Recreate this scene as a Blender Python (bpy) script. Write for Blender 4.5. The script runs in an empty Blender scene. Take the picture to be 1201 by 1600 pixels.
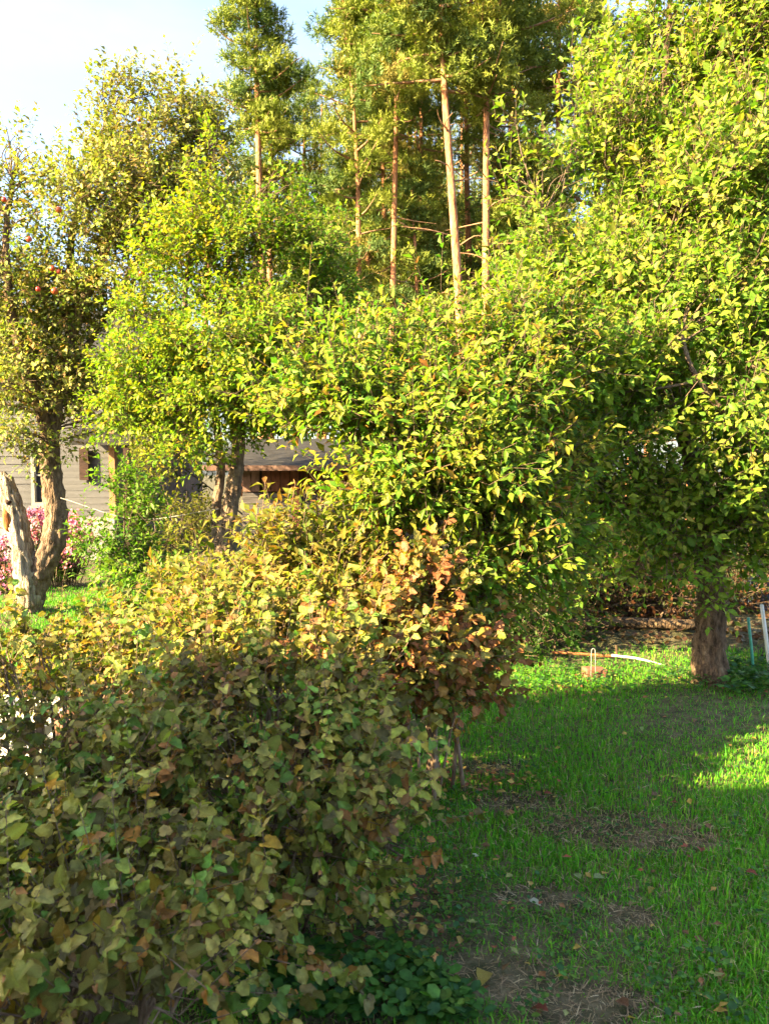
import bpy, math, random
import numpy as np
from mathutils import Matrix, Vector, noise as mnoise

rng = np.random.default_rng(7)
random.seed(7)
SC = bpy.context.scene
COL = SC.collection
R = math.radians

# ------------------------------------------------------------------ camera
F = 1200.0                       # focal length in photograph pixels (1201 x 1600)
CAM_H = 1.6
PITCH = -math.atan(65 / F)
cam_d = bpy.data.cameras.new('camera')
cam = bpy.data.objects.new('camera', cam_d)
COL.objects.link(cam)
cam.location = (0, 0, CAM_H)
cam.rotation_euler = (R(90) + PITCH, 0, 0)
cam_d.sensor_fit = 'VERTICAL'
cam_d.sensor_height = 36
cam_d.lens = 36 * F / 1600
cam_d.clip_start = 0.05
cam_d.clip_end = 2000
cam_d.dof.use_dof = True
cam_d.dof.focus_distance = 6.0
cam_d.dof.aperture_fstop = 6.5
SC.camera = cam

# ------------------------------------------------------------------ light
SUN_AZ = R(60)                   # off the view axis, behind the camera's left shoulder
SUN_EL = R(26)
to_sun = Vector((-math.sin(SUN_AZ) * math.cos(SUN_EL), -math.cos(SUN_AZ) * math.cos(SUN_EL), math.sin(SUN_EL)))
sun_d = bpy.data.lights.new('sun', 'SUN')
sun_d.energy = 5.0
sun_d.angle = R(0.5)
sun_d.color = (1.0, 0.77, 0.39)
sun = bpy.data.objects.new('sun', sun_d)
sun.rotation_euler = to_sun.to_track_quat('Z', 'Y').to_euler()
COL.objects.link(sun)

world = bpy.data.worlds.new('World')
SC.world = world
world.use_nodes = True
nt = world.node_tree
nt.nodes.clear()
wo = nt.nodes.new('ShaderNodeOutputWorld')
bg = nt.nodes.new('ShaderNodeBackground')
sky = nt.nodes.new('ShaderNodeTexSky')
sky.sky_type = 'NISHITA'
sky.sun_disc = False
sky.sun_elevation = SUN_EL
sky.sun_rotation = math.atan2(to_sun.x, to_sun.y)
sky.dust_density = 2.5
tc = nt.nodes.new('ShaderNodeTexCoord')
mp = nt.nodes.new('ShaderNodeMapping')
mp.inputs['Scale'].default_value = (1.2, 1.2, 3.2)
mp.inputs['Location'].default_value = (0.35, 0.1, 0.2)
nz = nt.nodes.new('ShaderNodeTexNoise')
nz.inputs['Scale'].default_value = 1.7
nz.inputs['Detail'].default_value = 6
nz.inputs['Roughness'].default_value = 0.55
cr = nt.nodes.new('ShaderNodeMapRange')
cr.inputs['From Min'].default_value = 0.42
cr.inputs['From Max'].default_value = 0.66
cr.inputs['To Max'].default_value = 0.75
mx = nt.nodes.new('ShaderNodeMix')
mx.data_type = 'RGBA'
mx.inputs['B'].default_value = (1.5, 1.65, 1.75, 1)
nt.links.new(tc.outputs['Generated'], mp.inputs['Vector'])
nt.links.new(mp.outputs['Vector'], nz.inputs['Vector'])
nt.links.new(nz.outputs['Fac'], cr.inputs['Value'])
nt.links.new(cr.outputs['Result'], mx.inputs['Factor'])
nt.links.new(sky.outputs['Color'], mx.inputs['A'])
nt.links.new(mx.outputs['Result'], bg.inputs['Color'])
bg.inputs['Strength'].default_value = 0.090
nt.links.new(bg.outputs['Background'], wo.inputs['Surface'])

SC.view_settings.view_transform = 'Standard'
SC.view_settings.look = 'None'
SC.view_settings.gamma = 1
SC.view_settings.use_curve_mapping = False
SC.view_settings.exposure = 3.0
SC.render.engine = 'CYCLES'
cy = SC.cycles
cy.max_bounces = 4
cy.diffuse_bounces = 2
cy.glossy_bounces = 2
cy.transmission_bounces = 4
cy.transparent_max_bounces = 4
cy.caustics_reflective = False
cy.caustics_refractive = False
cy.use_adaptive_sampling = True
cy.adaptive_threshold = 0.02
cy.use_denoising = True
cy.denoiser = 'OPENIMAGEDENOISE'

# ------------------------------------------------------------------ helpers
def W(px, py, d):
    """photograph direction (px, py) at depth d -> world point"""
    xc = (px - 600.5) / F
    zc = (800 - py) / F
    y = math.cos(PITCH) - math.sin(PITCH) * zc
    z = math.sin(PITCH) + math.cos(PITCH) * zc
    s = d / y
    return np.array([xc * s, d, CAM_H + z * s])

def G(px, py):
    """photograph direction -> point on the ground"""
    a = W(px, py, 1.0)
    t = CAM_H / (CAM_H - a[2])
    return np.array([a[0] * t, t, 0.0])

def norm(v):
    return v / np.maximum(np.linalg.norm(v, axis=-1, keepdims=True), 1e-9)

def mesh_np(name, verts, faces_flat, sizes, tint=None, smooth=True):
    me = bpy.data.meshes.new(name)
    verts = np.asarray(verts, dtype=np.float32)
    nf = len(sizes)
    me.vertices.add(len(verts))
    me.vertices.foreach_set('co', verts.ravel())
    me.loops.add(len(faces_flat))
    me.loops.foreach_set('vertex_index', np.asarray(faces_flat, dtype=np.int32))
    me.polygons.add(nf)
    st = np.zeros(nf, dtype=np.int32)
    st[1:] = np.cumsum(sizes)[:-1]
    me.polygons.foreach_set('loop_start', st)
    me.update(calc_edges=True)
    me.polygons.foreach_set('use_smooth', np.full(nf, bool(smooth)))
    if tint is not None:
        a = me.attributes.new('tint', 'FLOAT_COLOR', 'POINT')
        c = np.ones((len(verts), 4), dtype=np.float32)
        c[:, :3] = tint
        a.data.foreach_set('color', c.ravel())
    me.validate()
    return me

def link(name, me, mat, parent=None, loc=None):
    o = bpy.data.objects.new(name, me)
    COL.objects.link(o)
    if mat is not None and me is not None and len(me.materials) == 0:
        me.materials.append(mat)
    if parent is not None:
        o.parent = parent
    if loc is not None:
        o.location = loc
    return o

def empty(name, loc=(0, 0, 0)):
    o = bpy.data.objects.new(name, None)
    o.empty_display_size = 0.2
    COL.objects.link(o)
    o.location = loc
    return o

def tag(o, label=None, cat=None, group=None, kind=None):
    if label: o['label'] = label
    if cat: o['category'] = cat
    if group: o['group'] = group
    if kind: o['kind'] = kind
    return o

class MB:
    """collects boxes and tubes into one mesh"""
    def __init__(s):
        s.v = []; s.f = []; s.sz = []; s.n = 0
    def add(s, v, faces):
        s.v.append(np.asarray(v, float))
        for f in faces:
            s.f.extend([i + s.n for i in f]); s.sz.append(len(f))
        s.n += len(v)
    def box(s, a, b, bev=0.0):
        x0, y0, z0 = a; x1, y1, z1 = b
        v = [(x0,y0,z0),(x1,y0,z0),(x1,y1,z0),(x0,y1,z0),(x0,y0,z1),(x1,y0,z1),(x1,y1,z1),(x0,y1,z1)]
        s.add(v, [(0,3,2,1),(4,5,6,7),(0,1,5,4),(1,2,6,5),(2,3,7,6),(3,0,4,7)])
    def tube(s, pts, rad, n=8, gnarl=0.0, seed=0, cap=True, rough=0.0):
        pts = np.asarray(pts, float); m = len(pts)
        rad = np.broadcast_to(np.asarray(rad, float), (m,))
        tan = norm(np.gradient(pts, axis=0))
        ref = np.array([0.3, 1.0, 0.2]) if abs(tan[0][2]) > 0.6 else np.array([0, 0, 1.0])
        side = norm(np.cross(tan, ref)); up = np.cross(side, tan)
        ang = np.linspace(0, 2 * math.pi, n, endpoint=False)
        r_ = np.random.default_rng(seed + 11)
        ph = r_.uniform(0, 6.28, 6)
        k = np.arange(m)[:, None] / max(m - 1, 1)
        g = 1 + gnarl * (0.45 * np.sin(2 * ang + ph[0] + 3 * k) + 0.4 * np.sin(3 * ang + ph[1] - 5 * k)
                         + 0.35 * np.sin(5 * ang + ph[2] + 9 * k) + 0.3 * np.sin(ang + ph[3] + 25 * k) + 0.5 * r_.uniform(-1, 1, (m, n)))
        if rough:
            for i in range(m):
                for j in range(n):
                    q = Vector((3.0 * math.cos(ang[j]) * rad[i] / 0.1 + seed, 3.0 * math.sin(ang[j]) * rad[i] / 0.1, pts[i][2] * 9))
                    q2 = Vector((q.x * 3.2, q.y * 3.2, q.z * 1.3))
                    g[i, j] += rough * (1.1 * mnoise.noise(q) + 0.7 * abs(mnoise.noise(q2)) + 0.45 * mnoise.noise(q2 * 2.3))
        rr = rad[:, None] * g
        v = pts[:, None, :] + rr[..., None] * (np.cos(ang)[None, :, None] * side[:, None, :] + np.sin(ang)[None, :, None] * up[:, None, :])
        fs = []
        for i in range(m - 1):
            for j in range(n):
                a = i * n + j; b = i * n + (j + 1) % n
                fs.append((a, b, b + n, a + n))
        if cap:
            fs.append(tuple(range(n))[::-1]); fs.append(tuple((m - 1) * n + j for j in range(n)))
        s.add(v.reshape(-1, 3), fs)
    def build(s, name, mat, parent=None, loc=None, smooth=False, tint=None):
        v = np.concatenate(s.v)
        me = mesh_np(name, v, s.f, s.sz, tint, smooth)
        return link(name, me, mat, parent, loc)

def spline(pts, n):
    """Catmull-Rom through pts, n samples"""
    p = np.asarray(pts, float)
    p = np.vstack([2 * p[0] - p[1], p, 2 * p[-1] - p[-2]])
    m = len(p) - 3
    t = np.linspace(0, m - 1e-6, n)
    i = t.astype(int); u = (t - i)[:, None]
    a, b, c, d = p[i], p[i + 1], p[i + 2], p[i + 3]
    return 0.5 * (2 * b + (c - a) * u + (2 * a - 5 * b + 4 * c - d) * u ** 2 + (3 * b - a - 3 * c + d) * u ** 3)

def tubes_np(P, rad, n=3):
    """P: (N, m, 3) polylines, rad: (N, m) -> verts, faces of open tubes"""
    N, m, _ = P.shape
    T = norm(np.gradient(P, axis=1))
    ref = np.array([0.31, 0.77, 0.55])
    S = norm(np.cross(T, ref)); U = np.cross(S, T)
    a = np.linspace(0, 2 * math.pi, n, endpoint=False)
    V = P[:, :, None, :] + rad[:, :, None, None] * (np.cos(a)[:, None] * S[:, :, None, :] + np.sin(a)[:, None] * U[:, :, None, :])
    idx = np.arange(N * m * n).reshape(N, m, n)
    A = idx[:, :-1, :]; B = np.roll(A, -1, axis=2); D = idx[:, 1:, :]; C = np.roll(D, -1, axis=2)
    Fc = np.stack([A, B, C, D], axis=-1).reshape(-1, 4)
    return V.reshape(-1, 3), Fc.ravel(), np.full(len(Fc), 4)

# ------------------------------------------------------------------ materials
def new_mat(name):
    m = bpy.data.materials.new(name); m.use_nodes = True
    t = m.node_tree; t.nodes.clear()
    o = t.nodes.new('ShaderNodeOutputMaterial')
    return m, t, o

def leaf_mat(name, transl=0.40, rough=0.45, spec=0.16, mottled=0.35, scale=60.0, bump=0.0):
    m, t, o = new_mat(name)
    at = t.nodes.new('ShaderNodeAttribute'); at.attribute_name = 'tint'
    tc = t.nodes.new('ShaderNodeTexCoord')
    nz = t.nodes.new('ShaderNodeTexNoise'); nz.inputs['Scale'].default_value = scale; nz.inputs['Detail'].default_value = 3
    t.links.new(tc.outputs['Object'], nz.inputs['Vector'])
    mr = t.nodes.new('ShaderNodeMapRange'); mr.inputs['From Min'].default_value = 0.25; mr.inputs['From Max'].default_value = 0.75
    mr.inputs['To Min'].default_value = 1 - mottled; mr.inputs['To Max'].default_value = 1 + mottled
    t.links.new(nz.outputs['Fac'], mr.inputs['Value'])
    mul = t.nodes.new('ShaderNodeVectorMath'); mul.operation = 'SCALE'
    t.links.new(at.outputs['Color'], mul.inputs[0]); t.links.new(mr.outputs['Result'], mul.inputs['Scale'])
    p = t.nodes.new('ShaderNodeBsdfPrincipled')
    p.inputs['Roughness'].default_value = rough
    p.inputs['Specular IOR Level'].default_value = spec
    t.links.new(mul.outputs[0], p.inputs['Base Color'])
    if bump:
        bn = t.nodes.new('ShaderNodeBump'); bn.inputs['Strength'].default_value = bump; bn.inputs['Distance'].default_value = 0.006
        n2 = t.nodes.new('ShaderNodeTexNoise'); n2.inputs['Scale'].default_value = scale * 2.2; n2.inputs['Detail'].default_value = 2
        t.links.new(tc.outputs['Object'], n2.inputs['Vector']); t.links.new(n2.outputs['Fac'], bn.inputs['Height']); t.links.new(bn.outputs[0], p.inputs['Normal'])
    tr = t.nodes.new('ShaderNodeBsdfTranslucent')
    br = t.nodes.new('ShaderNodeVectorMath'); br.operation = 'MULTIPLY'; br.inputs[1].default_value = (1.15, 1.45, 0.45)
    t.links.new(mul.outputs[0], br.inputs[0]); t.links.new(br.outputs[0], tr.inputs['Color'])
    ms = t.nodes.new('ShaderNodeMixShader'); ms.inputs[0].default_value = transl
    t.links.new(p.outputs[0], ms.inputs[1]); t.links.new(tr.outputs[0], ms.inputs[2])
    t.links.new(ms.outputs[0], o.inputs['Surface'])
    return m

def rough_mat(name, c1, c2, scale=(6, 6, 6), rough=0.85, bump=0.3, detail=6, bscale=None, c3=None, spec=0.25, lo=0.35, hi=0.65, bdist=0.02):
    """two- or three-colour noise material with bump"""
    m, t, o = new_mat(name)
    tc = t.nodes.new('ShaderNodeTexCoord')
    mp = t.nodes.new('ShaderNodeMapping'); mp.inputs['Scale'].default_value = scale
    t.links.new(tc.outputs['Object'], mp.inputs['Vector'])
    nz = t.nodes.new('ShaderNodeTexNoise'); nz.inputs['Scale'].default_value = 1; nz.inputs['Detail'].default_value = detail
    nz.inputs['Roughness'].default_value = 0.65
    t.links.new(mp.outputs[0], nz.inputs['Vector'])
    r = t.nodes.new('ShaderNodeValToRGB')
    r.color_ramp.elements[0].position = lo; r.color_ramp.elements[0].color = (*c1, 1)
    r.color_ramp.elements[1].position = hi; r.color_ramp.elements[1].color = (*c2, 1)
    if c3:
        e = r.color_ramp.elements.new(min(0.98, hi + 0.12)); e.color = (*c3, 1)
    t.links.new(nz.outputs['Fac'], r.inputs['Fac'])
    p = t.nodes.new('ShaderNodeBsdfPrincipled'); p.inputs['Roughness'].default_value = rough
    p.inputs['Specular IOR Level'].default_value = spec
    t.links.new(r.outputs['Color'], p.inputs['Base Color'])
    n2 = t.nodes.new('ShaderNodeTexNoise'); n2.inputs['Scale'].default_value = 1; n2.inputs['Detail'].default_value = 5
    m2 = t.nodes.new('ShaderNodeMapping'); m2.inputs['Scale'].default_value = bscale or tuple(2.5 * k for k in scale)
    t.links.new(tc.outputs['Object'], m2.inputs['Vector']); t.links.new(m2.outputs[0], n2.inputs['Vector'])
    b = t.nodes.new('ShaderNodeBump'); b.inputs['Strength'].default_value = bump; b.inputs['Distance'].default_value = bdist
    t.links.new(n2.outputs['Fac'], b.inputs['Height']); t.links.new(b.outputs[0], p.inputs['Normal'])
    t.links.new(p.outputs[0], o.inputs['Surface'])
    return m

M = {}
M['leaf'] = leaf_mat('leaf')
M['leaf_dull'] = leaf_mat('leaf_dull', transl=0.30, rough=0.45, spec=0.22, mottled=0.5, scale=45, bump=.8)
M['needle'] = leaf_mat('needle', transl=0.2, rough=0.6, spec=0.12, mottled=0.2, scale=3)
M['grass'] = leaf_mat('grass', transl=0.30, rough=0.55, spec=0.15, mottled=0.15, scale=5)
M['petal'] = leaf_mat('petal', transl=0.3, rough=0.6, spec=0.2, mottled=0.15, scale=20)
M['bark'] = rough_mat('apple_bark', (0.045, 0.028, 0.018), (0.20, 0.135, 0.085), (22, 22, 7), 0.95, 1.0, c3=(0.30, 0.25, 0.16), bdist=.05)
M['bark_grey'] = rough_mat('grey_bark', (0.07, 0.045, 0.032), (0.25, 0.18, 0.13), (18, 18, 7), 0.95, 1.0, c3=(0.33, 0.28, 0.21), bdist=.04)
M['dead_wood'] = rough_mat('dead_wood', (0.10, 0.066, 0.048), (0.42, 0.36, 0.30), (26, 26, 2.0), 0.9, 1.0, lo=0.34, hi=0.6, bdist=.04)
M['rot'] = rough_mat('rotten_heartwood', (0.12, 0.04, 0.015), (0.42, 0.17, 0.05), (18, 18, 6), 0.9, 0.6)
M['twig'] = rough_mat('twig_bark', (0.07, 0.045, 0.032), (0.17, 0.12, 0.085), (25, 25, 9), 0.85, 0.3)
M['twig_red'] = rough_mat('currant_stem', (0.10, 0.065, 0.045), (0.28, 0.20, 0.14), (25, 25, 9), 0.85, 0.3)
M['pine_bark'] = rough_mat('pine_bark', (0.16, 0.065, 0.03), (0.46, 0.22, 0.11), (9, 9, 2.2), 0.9, 0.9, c3=(0.52, 0.34, 0.23), lo=.36, hi=.58, bdist=.05)
M['pine_branch'] = rough_mat('pine_branch', (0.13, 0.075, 0.045), (0.34, 0.19, 0.11), (5, 5, 5), 0.9, 0.3)
M['soil'] = rough_mat('soil_and_thatch', (0.035, 0.040, 0.014), (0.14, 0.115, 0.065), (9, 9, 9), 0.95, 1.0, c3=(0.24, 0.185, 0.12), bscale=(60, 60, 60))

# ------------------------------------------------------------------ leaf shapes (u along, v across, w up)
def mirror(left):
    return left + [(u, -v, w) for (u, v, w) in left]

T_APPLE = (np.array([(0,0,0),(.34,0,-.01),(.70,0,-.03),(1,0,-.13),(.28,.30,.09),(.66,.25,.05),(.28,-.30,.09),(.66,-.25,.05)]),
           [(0,1,4),(0,6,1),(1,2,5,4),(1,6,7,2),(2,3,5),(2,7,3)])
T_LONG = (np.array([(0,0,0),(.34,0,-.01),(.70,0,-.06),(1,0,-.20),(.28,.17,.08),(.66,.15,.02),(.28,-.17,.08),(.66,-.15,.02)]),
          [(0,1,4),(0,6,1),(1,2,5,4),(1,6,7,2),(2,3,5),(2,7,3)])
T_LANCE = (np.array([(0,0,0),(.45,.19,.08),(.45,-.19,.08),(1,0,-.16),(.5,0,-.02)]), [(0,4,1),(0,2,4),(4,3,1),(4,2,3)])
T_SMALL = (np.array([(0,0,0),(.45,.27,.09),(.45,-.27,.09),(1,0,-.06),(.5,0,-.01)]),
           [(0,4,1),(0,2,4),(4,3,1),(4,2,3)])
_o = [(-.11,.16),(-.03,.38),(.17,.47),(.34,.40),(.60,.41),(.80,.22)]
_v = [(0,0,0.0),(.32,0,-.02),(1.0,0,-.22)] + [(u,v,.30*abs(v)-.26*u*u+.07*math.sin(7*u+9*v)) for u,v in _o] + [(u,-v,.30*abs(v)-.26*u*u+.07*math.sin(7*u-9*v)) for u,v in _o]
T_CURRANT = (np.array(_v), [(1,3,0),(1,4,3),(1,5,4),(1,6,5),(1,7,6),(1,8,7),(1,2,8),(1,0,9),(1,9,10),(1,10,11),(1,11,12),(1,12,13),(1,13,14),(1,14,2)])
# a finer version with toothed edge and a stalk for the leaves that show largest
def _fine():
    out = []
    prev = (0.0, 0.0)
    ring = _o + [(1.0, 0.0)]
    pts = []
    for i, (u, v) in enumerate(ring):
        mu, mv = (prev[0] + u) / 2, (prev[1] + v) / 2
        if i: pts.append((mu + .018 * (-1) ** i, mv + .03))
        pts.append((u, v)); prev = (u, v)
    h = lambda u, v: .30 * abs(v) - .28 * u * u + .08 * math.sin(7 * u + 9 * v)
    L = [(u, v, h(u, v)) for u, v in pts[:-1]]
    Rr = [(u, -v, h(u, -v)) for u, v in pts[:-1]]
    vs = [(0, 0, 0), (.32, 0, -.02), (1.0, 0, -.24)] + L + Rr + [(-.55, .008, -.10), (-.55, -.012, -.10), (0, .012, 0), (0, -.012, 0)]
    n = len(L)
    fs = []
    c = 3
    seq = [0] + list(range(c, c + n)) + [2]
    fs += [(1, seq[i + 1], seq[i]) for i in range(len(seq) - 1)]
    seq = [0] + list(range(c + n, c + 2 * n)) + [2]
    fs += [(1, seq[i], seq[i + 1]) for i in range(len(seq) - 1)]
    k = c + 2 * n
    fs.append((k, k + 1, k + 3, k + 2))
    return np.array(vs), fs
T_CURRANT_FINE = _fine()

def instance_np(tpl, pos, ax, nm, length, width=1.0, tint=None, curl=False):
    """place a template N times; returns verts, faces, sizes, tints"""
    tv, tf = tpl
    N = len(pos); k = len(tv)
    ax = norm(ax)
    nm = norm(nm - ax * np.sum(nm * ax, axis=1, keepdims=True))
    sd = np.cross(nm, ax)
    cv = rng.uniform(0.2, 2.1, N)[:, None, None] if curl else 1.0
    L = np.broadcast_to(np.asarray(length, float), (N,))[:, None, None]
    Wd = np.broadcast_to(np.asarray(width, float), (N,))[:, None, None]
    V = pos[:, None, :] + L * (tv[None, :, 0:1] * ax[:, None, :] + Wd * tv[None, :, 1:2] * sd[:, None, :] + cv * tv[None, :, 2:3] * nm[:, None, :])
    ff = np.concatenate([np.array(f) for f in tf]); sz = np.array([len(f) for f in tf])
    Fc = (ff[None, :] + (np.arange(N) * k)[:, None]).ravel()
    S = np.tile(sz, N)
    Tn = None
    if tint is not None:
        rim = np.clip(np.abs(tv[:, 1]) / 0.35, 0, 1)[:, None]          # midrib paler, margin browner
        f_ = (1 - rim) * np.array([1.14, 1.14, 1.25]) + rim * np.array([.96, .86, .82])
        Tn = (tint[:, None, :] * f_[None]).reshape(-1, 3)
    return V.reshape(-1, 3), Fc, S, Tn

def pick(palette, n):
    c = np.array([p[:3] for p in palette], float)
    w = np.array([p[3] for p in palette], float); w /= w.sum()
    return c[rng.choice(len(c), n, p=w)]

def in_view(p):
    d = p[:, 1]
    z = p[:, 2] - CAM_H
    c, s = math.cos(PITCH), math.sin(PITCH)
    dep = d * c + z * s; up = -d * s + z * c
    ok = dep > 0.3
    return ok & (np.abs(p[:, 0] / np.maximum(dep, .1)) < 600 / F) & (np.abs(up / np.maximum(dep, .1)) < 800 / F), dep

def lobe(px, py, d, rx, ry, rd=None, w=1.0):
    c = W(px, py, d)
    ax = rx * d / F; az = ry * d / F
    return (c, np.array([ax, rd if rd else 0.5 * (ax + az), az]), w)

def split(lobes, k, f, flat=0.8):
    """break each lobe of a crown into k smaller boughs"""
    out = []
    for c, r, w in lobes:
        if r[0] + r[2] < 0.30:
            out.append((c, r, w)); continue
        for i in range(k):
            q = norm(rng.normal(0, 1, 3)) * rng.uniform(0.35, 0.85)
            g = f * rng.uniform(0.7, 1.25)
            out.append((c + r * q, r * g * np.array([1.15, 1.15, flat]), w / (k * f * f)))
    return out

def plant(root, lobes, limbs, n_twigs, tpl, leaf_len, palette, mats, leaves_per_twig=10, twig_len=0.32, twig_r=0.0035,
          up=0.5, n_sub=5, zmin=0.04, single=0, single_tpl=None, long_frac=0.1, clump=0.6, shell=0.45, width=1.0, leaf_up=0.5, leaf_rand=0.45, hang=0.28, t0=0.04,
          side_tint=None, twig_mat='twig', sub_r=0.012, leaf_name='leaf', droop=0.15, boughs=0, bough_r=.45):
    """limbs: list of (polyline points, r0, r1, n sides, gnarl, material, name). Adds limb parts, twigs, foliage to root."""
    global rng
    base = np.array(root.location)
    rng = np.random.default_rng(500 + int(abs(base[0]) * 1000) + int(base[1] * 10))
    centre = np.mean([l[0] for l in lobes], axis=0)
    if boughs:
        lobes = split(lobes, boughs, bough_r); n_sub = max(2, n_sub // 4)
    nodes = []; nrad = []
    for li, (pts, r0, r1, ns, gn, mt, nm) in enumerate(limbs):
        pts = np.asarray(pts, float)
        L = np.sum(np.linalg.norm(np.diff(pts, axis=0), axis=1))
        n = max(5, int(L / (0.022 if nm == 'trunk' else 0.09)))
        sp = spline(pts, n)
        if len(sp) > 6 and nm != 'trunk': sp[1:-1] += rng.normal(0, 0.06 * min(r0, 0.1), sp[1:-1].shape)
        rr = np.linspace(r0, r1, n)
        if nm == 'trunk': rr = rr * (1 + 0.42 * np.exp(-np.linspace(0, L, n) / 0.12))
        mb = MB(); mb.tube(sp - base, rr, 36 if nm == 'trunk' and r0 > .08 else ns, gn * (.35 if nm == 'trunk' else 1), li, True, .20 if nm == 'trunk' else 0.10)
        mb.build(nm, mt, root, smooth=True)
        nodes.append(sp); nrad.append(rr)
    node = np.concatenate(nodes); nrd = np.concatenate(nrad)
    # secondary branches into each lobe
    subP = []; subR = []; newn = []
    for c, r, w in lobes:
        for k in range(1 if r[0] + r[2] < 0.34 else max(2, int(n_sub * min(1.0, (r[0] + r[2]) / 0.9)))):
            q = c + r * norm(rng.normal(0, 1, 3)) * rng.uniform(0.2, 0.85)
            if q[2] < zmin: q[2] = zmin + 0.05
            dd = np.linalg.norm(node - q, axis=1) + 0.6 * np.maximum(node[:, 2] - q[2] + 0.1, 0)
            i = np.argmin(dd)
            a = node[i]; L = np.linalg.norm(q - a)
            mid = (a + q) / 2 + rng.normal(0, 0.08, 3) * L + np.array([0, 0, 0.10 * L])
            P = spline([a, mid, q], 9)
            subP.append(P); r0 = min(nrd[i] * 0.75, sub_r * (0.5 + L) * min(1.0, (r[0] + r[2]) / .5)); subR.append(np.linspace(r0, 0.0035, 9)); newn.append(P)
    if subP:
        V, Fc, S = tubes_np(np.array(subP) - base, np.array(subR), 5)
        o = link('branches', mesh_np('branches', V, Fc, S), M[twig_mat], root); o['kind'] = 'stuff'
        node = np.concatenate([node] + newn)
    # twigs
    wt = np.array([l[1][0] * l[1][2] * l[2] for l in lobes]); wt /= wt.sum()
    li = rng.choice(len(lobes), n_twigs, p=wt)
    C = np.array([l[0] for l in lobes])[li]; RR = np.array([l[1] for l in lobes])[li]
    dr = norm(rng.normal(0, 1, (n_twigs, 3)))
    p0 = C + RR * dr * (rng.uniform(0.02, 1, (n_twigs, 1)) ** shell)
    p0 += rng.normal(0, 0.05, p0.shape)
    p0[:, 2] = np.maximum(p0[:, 2], zmin + 0.02)
    out = norm(norm((p0 - centre) / 1.0) * 0.7 + dr * 0.7)
    gdir = norm(out * (1 - up) + np.array([0, 0, up]) + rng.normal(0, 0.38, p0.shape))
    tl = twig_len * rng.uniform(0.55, 1.25, n_twigs)
    lng = rng.random(n_twigs) < long_frac
    tl[lng] *= 1.7
    gdir[lng] = norm(gdir[lng] + np.array([0, 0, 0.7]))
    nn = np.empty((n_twigs, 3)); best = np.full(n_twigs, 1e9); todo = np.arange(n_twigs); pool = node
    for lim in (0.16, 0.2, 0.25, 0.3, 9.0):
        if len(todo) == 0: break
        for s in range(0, len(todo), 400):
            id_ = todo[s:s + 400]
            d2 = ((p0[id_, None, :] - pool[None]) ** 2).sum(-1); k = np.argmin(d2, axis=1); dm = d2[np.arange(len(id_)), k]
            up_ = dm < best[id_]
            nn[id_[up_]] = pool[k[up_]]; best[id_[up_]] = dm[up_]
        done = todo[best[todo] < lim * lim]; todo = todo[best[todo] >= lim * lim]
        pool = p0[done] if len(done) else pool
    tip = p0 + gdir * tl[:, None] - np.array([0, 0, 1]) * (droop * tl * rng.uniform(0, 1, n_twigs))[:, None]
    tip[:, 2] = np.maximum(tip[:, 2], zmin)
    mid = (p0 + tip) / 2 + rng.normal(0, 0.02, p0.shape) * tl[:, None]
    P = np.stack([nn, (nn + p0) / 2 + np.array([0, 0, 0.02]), p0, mid, tip], axis=1)
    rad = np.outer(rng.uniform(0.8, 1.25, n_twigs), np.array([0.95, 0.8, 0.5])) * twig_r
    V, Fc, S = tubes_np(P[:, [0, 2, 4]] - base, rad, 3)
    o = link('twigs', mesh_np('twigs', V, Fc, S), M[twig_mat], root); o['kind'] = 'stuff'
    # leaves
    m = np.maximum(2, (leaves_per_twig * tl / twig_len * rng.uniform(0.7, 1.3, n_twigs)).astype(int))
    ti = np.repeat(np.arange(n_twigs), m)
    N = len(ti)
    seq = np.concatenate([np.arange(k) for k in m])
    t = np.clip((seq + rng.uniform(0, 0.8, N)) / np.repeat(m, m) * (1 - t0) + t0, 0, 1)
    a, b, c = P[ti, 2], P[ti, 3], P[ti, 4]
    pos = (1 - t)[:, None] ** 2 * a + 2 * (t * (1 - t))[:, None] * b + (t ** 2)[:, None] * c
    tg = norm(c - a)
    e1 = norm(np.cross(tg, np.array([0.2, 0.3, 0.93]))); e2 = np.cross(e1, tg)
    ph = seq * 2.39996 + rng.uniform(0, 6.28, n_twigs)[ti] + rng.normal(0, 0.35, N)
    radial = np.cos(ph)[:, None] * e1 + np.sin(ph)[:, None] * e2
    fwd = 0.35 + 0.75 * t
    ax = norm(tg * fwd[:, None] + radial * 0.85 + rng.normal(0, 0.22, (N, 3)) - np.array([0, 0, hang]))
    nmv = norm(np.array([0, 0, leaf_up]) + 0.55 * tg + np.array(to_sun) * 0.75 + rng.normal(0, leaf_rand, (N, 3)))
    ln = leaf_len * rng.uniform(0.42, 1.32, N) * (1 - 0.3 * np.maximum(t - 0.75, 0) * 4 * rng.random(N))
    wd = width * rng.uniform(0.75, 1.1, N)
    pos = pos + ax * 0.18 * ln[:, None]
    pos[:, 2] = np.maximum(pos[:, 2], 0.02)
    tw_t = pick(palette, n_twigs)[ti]; lf_t = pick(palette, N)
    use = rng.random(N) < clump
    tint = np.where(use[:, None], tw_t, lf_t)
    tint = tint * np.exp(rng.normal(0, 0.16, n_twigs))[ti][:, None] * np.exp(rng.normal(0, 0.17, N))[:, None]
    if side_tint is not None:
        tint = side_tint(pos, tint)
    tint = tint * np.array([1.0, 1.02, 0.85 if mats is M['leaf_dull'] else 0.62])
    ind = np.zeros(N, bool)
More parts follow.
